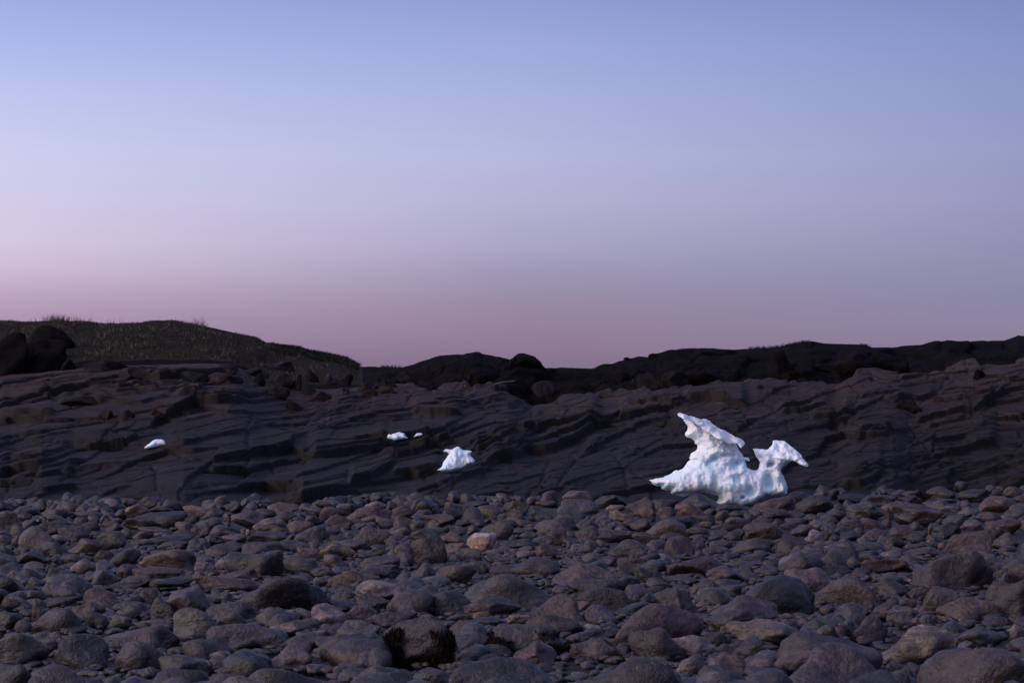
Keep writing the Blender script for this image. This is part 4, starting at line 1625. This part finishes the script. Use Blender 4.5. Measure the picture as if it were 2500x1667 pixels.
def build_ice(name, comps, bounds, h, relief=None, loc=(0, 0, 0), paint=None, seed=1, rough=0.009, blend=0.03, warp=0.024, **kw):
    x = np.arange(bounds[0], bounds[1], h); y = np.arange(bounds[2], bounds[3], h); z = np.arange(bounds[4], bounds[5], h)
    X2, Z2 = np.meshgrid(x, z, indexing='ij')
    jx = fbm2(X2 * 9, Z2 * 9, 3, seed) * warp; jz = fbm2(X2 * 9 + 40, Z2 * 9, 3, seed + 5) * warp
    rel = relief(X2, Z2) if relief else 0 * X2
    Y = y[None, :, None]
    field = None
    for poly, Tm, rr, yc in comps:
        sd = poly_sd(X2 + jx, Z2 + jz, poly)
        s = np.clip(-sd, 0, None)
        th = Tm * (1 - np.exp(-s / rr)) - np.clip(sd, 0, None) * 1.5 + np.where(sd < 0, 0.022, 0.0)
        c = yc(X2, Z2) if callable(yc) else yc + 0 * X2
        hf = np.maximum(th + rel * np.clip(s / 0.05, 0, 1), 0.2 * th)
        f = np.maximum((Y - (c + th)[:, None, :]), ((c - hf)[:, None, :] - Y))
        f = np.maximum(f, sd[:, None, :] * 0.9)
        field = f if field is None else smin(field, f, blend)
    X3 = np.broadcast_to(x[:, None, None], field.shape); Y3 = np.broadcast_to(Y, field.shape); Z3 = np.broadcast_to(z[None, None, :], field.shape)
    near = np.abs(field) < 0.12
    nn = np.zeros(field.shape)
    a, b, c = X3[near], Y3[near], Z3[near]
    nn[near] = vnoise(a * 7, b * 7, c * 7, seed) * rough * 1.8 + vnoise(a * 17, b * 17, c * 17, seed + 1) * rough + vnoise(a * 37, b * 37, c * 37, seed + 2) * rough * 0.5
    field = field + nn
    V, q = surface_nets(field, (x[0], y[0], z[0]), h)
    # one gentle smoothing pass
    for _ in range(2):
        s = np.zeros_like(V); n = np.zeros(len(V))
        for k in range(4):
            np.add.at(s, q[:, k], V[q[:, (k + 1) % 4]]); np.add.at(n, q[:, k], 1)
        V = V * 0.5 + 0.5 * s / np.maximum(n, 1)[:, None]
    cy, di = paint(V) if paint else (np.zeros(len(V)), np.zeros(len(V)))
    me = mesh_from(name, V, q, MAT_ICE, True, {'cyan': cy, 'dirt': di})
    return link(name, me, loc, **kw)


KI = 38.6 / F / 5.2267       # metres per zoomed pixel of the large ice


def ip(pts): return [((a - 1180) * KI, (1470 - b) * KI) for a, b in pts]


BASE = ip([(198, 1100), (255, 1085), (330, 1070), (400, 1048), (470, 1018), (560, 978), (640, 935), (800, 850), (1400, 860), (1430, 940), (1530, 985), (1580, 960), (1860, 970), (1890, 1060),
           (1930, 1160), (1945, 1270), (1920, 1310), (1760, 1310), (1650, 1315), (1560, 1370), (1480, 1430), (1400, 1450), (1345, 1470), (1318, 1452), (1230, 1440),
           (1100, 1430), (1030, 1415), (1000, 1395), (1050, 1375), (1078, 1345), (1060, 1310), (980, 1280), (880, 1262), (780, 1272), (700, 1290), (600, 1310), (540, 1305),
           (450, 1270), (440, 1235), (395, 1243), (340, 1215), (330, 1180), (270, 1170), (230, 1145)])
TOWER = ip([(600, 1000), (640, 935), (665, 880), (710, 850), (690, 820), (720, 770), (775, 745), (800, 700), (800, 665), (765, 640), (765, 600), (730, 575), (660, 565), (638, 535), (650, 490),
            (670, 465), (672, 400), (630, 330), (760, 330), (900, 370), (1250, 600), (1325, 690), (1340, 740), (1400, 800), (1460, 818), (1484, 850), (1465, 868), (1400, 858),
            (1402, 900), (1430, 940), (1450, 1050), (1000, 1150)])
PLATE = ip([(532, 270), (560, 240), (600, 238), (660, 270), (740, 290), (830, 320), (870, 332), (940, 335), (985, 360), (1000, 390), (1090, 440), (1180, 480), (1290, 555), (1340, 575),
            (1390, 600), (1412, 635), (1395, 648), (1370, 650), (1325, 695), (1290, 650), (1250, 640), (1180, 650), (1080, 600), (980, 545), (870, 480), (800, 410), (740, 375),
            (650, 335), (590, 330), (550, 300)])
STEM = ip([(1515, 730), (1560, 810), (1590, 880), (1570, 960), (1520, 1010), (1490, 1100), (1450, 1300), (1900, 1300), (1940, 1250), (1925, 1160), (1880, 1060), (1855, 1000), (1880, 940),
           (1950, 890), (2010, 850), (1900, 800), (1700, 760)])
CAP = ip([(1482, 700), (1560, 705), (1700, 710), (1740, 680), (1780, 615), (1800, 605), (1860, 600), (1930, 605), (1970, 640), (2010, 690), (2080, 740), (2130, 790), (2160, 860),
          (2187, 920), (2165, 932), (2100, 915), (2050, 890), (1990, 855), (1950, 865), (1870, 850), (1780, 825), (1680, 800), (1590, 770), (1530, 735)])


def plate_y(X, Zc):
    q = Zc + 0.45 * X
    q0 = (1470 - 430) * KI + 0.45 * (950 - 1180) * KI
    return -0.06 + 2.6 * (q - q0) + 0.16 * fbm2(X * 6, Zc * 9, 3, 51)


def cap_y(X, Zc):
    return 0.0 + 1.35 * (Zc - (1470 - 740) * KI) + 0.15 * (X - 0.95) + 0.14 * fbm2(X * 7, Zc * 8, 3, 52)


def g2(X, Zc, a, b, sx, sz, p=1.0):
    cx, cz = (a - 1180) * KI, (1470 - b) * KI
    return np.exp(-(((X - cx) / (sx * KI)) ** 2 + ((Zc - cz) / (sz * KI)) ** 2) ** p)


def ice_relief(X, Zc):
    zp = 1470 - Zc / KI; xp = X / KI + 1180
    low = sstep(950, 1080, zp)
    fl = vnoise2(X * 26 + 0.25 * Zc * 20, Zc * 4.5, 31) * 0.5 + vnoise2(X * 50, Zc * 8, 32) * 0.25
    r = low * fl * 0.036
    r += (1 - low) * fbm2(X * 8, Zc * 9, 4, 33) * 0.085
    r += fbm2(X * 18, Zc * 18, 3, 34) * 0.03
    # hollows
    for a, b, sx, sz, dp in ((1690, 1110, 75, 105, 0.34), (1720, 905, 42, 34, 0.18), (1355, 1320, 26, 20, 0.20), (1440, 1250, 70, 60, 0.15), (1010, 820, 60, 40, 0.15),
                             (1185, 660, 70, 60, 0.07), (940, 900, 60, 60, 0.09), (1300, 900, 90, 70, 0.10), (1800, 1160, 40, 70, 0.08), (620, 1290, 120, 30, 0.30),
                             (1180, 780, 110, 25, 0.09), (850, 640, 60, 80, 0.07), (770, 850, 30, 50, 0.06), (1690, 930, 20, 20, 0.05), (1000, 1160, 40, 90, 0.05), (1290, 1080, 50, 60, 0.05)):
        r -= dp * g2(X, Zc, a, b, sx, sz, 1.4)
    # ridges: the rib down the tower and the swelling foot
    for a, b, sx, sz, dp in ((930, 1000, 60, 160, 0.07), (1790, 1050, 40, 130, 0.10), (1150, 1180, 260, 110, 0.10), (1550, 1330, 120, 80, 0.10), (830, 700, 40, 90, 0.05), (770, 1180, 60, 90, 0.08)):
        r += dp * g2(X, Zc, a, b, sx, sz)
    return r


def ice_paint(V):
    X, Zc = V[:, 0], V[:, 2]
    cy = np.zeros(len(V)); di = np.zeros(len(V))
    for a, b, sx, sz, w in ((1690, 1110, 90, 110, 0.75), (1440, 1250, 100, 80, 0.55), (1355, 1320, 30, 20, 0.9), (1010, 830, 200, 70, 0.45), (1320, 900, 150, 90, 0.6), (960, 950, 220, 110, 0.4),
                            (620, 1290, 160, 25, 0.5), (560, 1060, 160, 60, 0.3), (1725, 905, 40, 30, 0.8), (1200, 1080, 350, 120, 0.3), (1850, 1250, 80, 60, 0.4)):
        cy = np.maximum(cy, w * g2(X, Zc, a, b, sx, sz))
    cy *= 1.45 * np.clip(0.7 + 0.7 * fbm3(X * 7, V[:, 1] * 7, Zc * 7, 3, 3), 0, 1)
    for a, b, sx, sz, w in ((760, 400, 90, 50, 0.35), (920, 540, 70, 90, 0.4), (1180, 640, 110, 60, 0.55), (1060, 640, 130, 80, 0.35), (1850, 880, 160, 40, 0.6), (1650, 800, 120, 25, 0.6),
                            (1780, 980, 60, 110, 0.5), (830, 790, 60, 90, 0.3), (760, 1150, 40, 90, 0.2)):
        di = np.maximum(di, w * g2(X, Zc, a, b, sx, sz))
    di *= np.clip(0.55 + 1.0 * fbm3(X * 9, V[:, 1] * 9, Zc * 9, 3, 13), 0, 1)
    return np.clip(cy, 0, 1), di


build_ice('ice_formation', [(BASE, 0.36, 0.07, 0.0), (TOWER, 0.34, 0.14, lambda X, Zc: 0.05 + 0.10 * (Zc - 0.9)), (PLATE, 0.065, 0.04, plate_y),
                            (STEM, 0.25, 0.09, 0.0), (CAP, 0.075, 0.035, cap_y)],
          (-1.62, 1.62, -0.86, 0.80, -0.08, 2.02), 0.0125, ice_relief, ((1550 + 1180 / 5.2267 - 1250) / F * 38.6, 38.6, EYE + (HOR - (960 + 1470 / 5.2267)) / F * 38.6),
          ice_paint, label='large sculpted white ice with a slanting plate and a mushroom cap, resting on beach stones', cat='ice')


def small_ice(px_pts, Tm, rr, label, lean=0.35, seed=3, sinkpx=0):
    a = np.array(px_pts)
    cx, by = (a[:, 0].min() + a[:, 0].max()) / 2, a[:, 1].max()
    sx, sy, sz = surf_at(cx, by - 1)
    sy -= 0.05
    m = sy / F
    z0 = EYE + (HOR - by) / F * sy
    poly = [((p[0] - cx) * m, (by - p[1]) * m) for p in px_pts]
    w = (a[:, 0].max() - a[:, 0].min()) * m / 2 + 0.08; hh = (by - a[:, 1].min()) * m + 0.08
    d = Tm + lean * hh + 0.12
    build_ice('ice_chunk', [(poly, Tm, rr, lambda X, Zc: lean * Zc + 0.0 * X)], (-w, w, -Tm - 0.12, d, -0.08, hh), max(w / 75, 0.006),
              lambda X, Zc: vnoise2(X * 11 + 3 * Zc, Zc * 6, seed) * 0.05 + vnoise2(X * 24 + 5 * Zc, Zc * 16, seed) * 0.02, ((cx - 1250) / F * sy, sy, z0),
              lambda V: (0.18 + 0.2 * fbm3(V[:, 0] * 5, V[:, 1] * 5, V[:, 2] * 5, 2, seed), np.zeros(len(V))), seed=seed, rough=0.006, warp=0.010, blend=0.01, label=label, cat='ice',
              group='ice pieces stranded on the bedrock')


z8 = (900, 1030, 7.84)
small_ice(T(z8, [(1310, 915), (1370, 880), (1400, 850), (1430, 760), (1480, 690), (1530, 610), (1480, 575), (1425, 560), (1470, 520), (1600, 520), (1650, 490), (1720, 470), (1790, 530),
                 (1900, 545), (1970, 560), (1960, 590), (1930, 630), (1990, 680), (2030, 740), (2010, 800), (1900, 825), (1800, 880), (1700, 920), (1600, 950), (1500, 955), (1400, 945)]),
          0.17, 0.035, 'white ice chunk with a notched top sitting on the bedrock near the centre', 0.35, 3)
small_ice(T(z8, [(345, 290), (365, 225), (385, 218), (430, 228), (460, 205), (520, 208), (580, 195), (690, 215), (685, 240), (720, 280), (780, 300), (680, 325), (600, 345), (490, 368),
                 (440, 350), (370, 320)]), 0.14, 0.06, 'flat pale blue ice piece on a ledge above and left of the notched chunk', 0.5, 5)
small_ice(T(z8, [(850, 290), (920, 212), (1005, 203), (1040, 250), (960, 275)]), 0.07, 0.04, 'smallest ice piece, a thin white sliver beside the flat pale blue one', 0.5, 7)
small_ice(T(Q0, [(1320, 543), (1345, 515), (1370, 500), (1400, 470), (1430, 458), (1480, 458), (1505, 475), (1522, 510), (1470, 524), (1400, 540), (1360, 546)]),
          0.14, 0.06, 'small lumpy white ice chunk alone on the left slope', 0.4, 9)

# ------------------------------------------------------------------ driftwood pole on the upper slope
a_ = surf_at(1206, 944); b_ = (a_[0] + 52 * a_[1] / F, a_[1] + 0.4, a_[2] + 12 * a_[1] / F)
A, B = Vector(a_) + Vector((0, -0.1, 0.05)), Vector(b_) + Vector((0, -0.1, 0.06))
ax = (B - A); Ln = ax.length; ax.normalize()
s1 = ax.cross(Vector((0, 0, 1))).normalized(); s2 = ax.cross(s1)
pv, pf = [], []
nseg, nrd = 24, 9
for i in range(nseg + 1):
    t = i / nseg
    rr = 0.022 * (1 - 0.45 * t) * (1 + 0.12 * math.sin(i * 2.1))
    cpt = A + ax * (Ln * t) + s2 * (0.02 * math.sin(t * 5)) * -1
    for j in range(nrd):
        q = 2 * math.pi * j / nrd
        pv.append(cpt + s1 * math.cos(q) * rr + s2 * math.sin(q) * rr - A)
for i in range(nseg):
    for j in range(nrd):
        pf.append([i * nrd + j, i * nrd + (j + 1) % nrd, (i + 1) * nrd + (j + 1) % nrd, (i + 1) * nrd + j])
link('driftwood_pole', mesh_from('driftwood_pole', np.array([v[:] for v in pv]), np.array(pf), MAT_WOOD), A, 'thin bleached driftwood pole lying below the middle knoll', 'driftwood')

# ------------------------------------------------------------------ grass, shrubs, seaweed
def blades(name, roots, hts, lean, width, mat, label, cat, seed, segs=3, sh=None):
    r = np.random.default_rng(seed)
    n = len(roots)
    ang = r.uniform(0, 6.28, n); ln = r.normal(0, 1, (n, 2)) * lean
    sd_ = np.stack([np.cos(ang), np.sin(ang)], 1) * width[:, None] / 2
    V = np.zeros((n, segs + 1, 2, 3))
    for k in range(segs + 1):
        t = k / segs
        c = roots + np.stack([ln[:, 0] * t * t * hts, ln[:, 1] * t * t * hts, hts * t], 1)
        w = (1 - t * 0.85)
        V[:, k, 0] = c; V[:, k, 1] = c
        V[:, k, 0, :2] -= sd_ * w; V[:, k, 1, :2] += sd_ * w
    idx = np.arange(n * (segs + 1) * 2).reshape(n, segs + 1, 2)
    fq = np.stack([idx[:, :-1, 0], idx[:, :-1, 1], idx[:, 1:, 1], idx[:, 1:, 0]], -1).reshape(-1, 4)
    s = sh if sh is not None else r.random(n)
    me = mesh_from(name, V.reshape(-1, 3), fq, mat, False, {'shade': np.repeat(s, (segs + 1) * 2)})
    link(name, me, label=label, cat=cat, kind='stuff')


def hz(px, y):
    ci = np.clip(np.searchsorted(colsA, px), 1, len(colsA) - 1); ri = np.clip(np.searchsorted(rowsY, y), 1, len(rowsY) - 1)
    return Z[ri, ci]


r = np.random.default_rng(77)
n = 52000
px = r.uniform(-120, 800, n); y = 88.6 - 24 * r.random(n) ** 1.1
y = np.minimum(y, np.interp(px, [-900, 600, 880], [88.2, 88.2, 84.4]))
dens = fbm2(px / 35, y / 2.0, 3, 6)
keep = dens > -0.18
keep &= ~((px > 345) & (px < 640) & (y > 85.8))
px, y, dens = px[keep], y[keep], dens[keep]
z = hz(px, y)
hts = (0.06 + 0.14 * r.random(len(px)) ** 2) * (1 + 0.9 * np.clip(dens, 0, 1)) * np.interp(px, [-200, 0, 500, 800], [1, 1, 0.9, 0.6]) * np.interp(88.2 - y, [0, 1.5, 5], [0.28, 0.5, 0.8])
# taller dry tufts along the crest
tuft = []
for (c, w, nn_, hh) in ((150, 26, 420, 0.42), (130, 10, 90, 0.5), (222, 4, 12, 0.55), (268, 5, 12, 0.45), (290, 3, 7, 0.45), (485, 12, 110, 0.5), (495, 4, 26, 0.75), (200, 40, 60, 0.25)):
    nn_ = int(nn_ * 0.45); hh *= 0.8
    tuft.append(np.stack([r.normal(c, w, nn_), (87.6 if c not in (375, 415) else 84.5) + r.uniform(-1.6, 0.3, nn_), hh * r.uniform(0.5, 1.1, nn_)], 1))
tuft = np.vstack(tuft)
tz = hz(tuft[:, 0], tuft[:, 1])
PXs = np.concatenate([px, tuft[:, 0]]); Ys = np.concatenate([y, tuft[:, 1]]); Zs = np.concatenate([z, tz]); Hs = np.concatenate([hts, tuft[:, 2]])
shd = np.concatenate([np.clip(r.random(len(px)) ** 2 * (0.3 + 0.8 * (dens > 0.12)), 0, 1), r.uniform(0.4, 1, len(tuft))])
roots = np.stack([(PXs - 1250) / F * Ys, Ys, Zs - 0.03], 1)
blades('hill_grass', roots, Hs, 0.35, np.where(Hs > 0.3, 0.014, 0.028), MAT_GRASS, 'dry grass covering the low hill on the skyline', 'grass', 5, 3, shd)
# low willow scrub on the right shoulder of the hill, and a few sprigs on the ridge
n = 9000
px = np.concatenate([r.uniform(660, 876, n), r.normal(1935, 10, 160), r.normal(2112, 5, 60), r.uniform(1830, 1920, 160), r.normal(1960, 6, 60), r.uniform(930, 980, 60)])
YCp = np.interp(px, [-900, 600, 880, 950, 1100, 1300, 1450, 1600, 2500, 3400], [88, 88, 84, 76, 73, 72, 74, 77, 80, 80])
y = YCp - np.where(np.arange(len(px)) < n, 9 * r.random(len(px)) ** 1.4, 0.6 * r.random(len(px))) + 0.2
z = hz(px, y)
lift = np.where(np.arange(len(px)) < n, r.random(len(px)) * np.interp(px, [650, 720, 860], [0.03, 0.10, 0.14]), r.random(len(px)) * 0.05)
roots = np.stack([(px - 1250) / F * y, y, z + lift - 0.05], 1)
blades('willow_scrub', roots, r.uniform(0.06, 0.14, len(px)), 0.9, r.uniform(0.03, 0.06, len(px)), MAT_SHRUB, 'low leafy willow scrub on the right shoulder of the hill', 'shrubs', 8, 2)

# rockweed hanging on and between the wet boulders
wr, wh = [], []
for (PW, W, zt, xc, yc) in WEED:      # rooted on the flanks of the boulders it hangs from
    fx = (PW[:, 0] - xc) / (W / 2); fz_ = PW[:, 2] / zt
    m = (PW[:, 1] < yc + 0.15 * W) & (fz_ > 0.15) & (fz_ < 0.78) & (np.abs(fx) > 0.25) & (fbm3(PW[:, 0] * 5, PW[:, 1] * 5, PW[:, 2] * 7, 2, 88) > -0.02)
    c = PW[m]
    if len(c) < 10: continue
    q = r.integers(0, len(c), 1500)
    wr.append(c[q] + r.normal(0, 0.008, (1500, 3)) + np.array([0, -0.012, 0.0])); wh.append(r.uniform(0.04, 0.11, 1500))
wr = np.vstack(wr); wh = np.concatenate(wh)
blades('seaweed', wr, -wh, 0.22, np.full(len(wr), 0.011), MAT_WEED, 'dark brown seaweed hanging between the wet lower boulders', 'seaweed', 9, 3)
print('objects', len(bpy.data.objects))
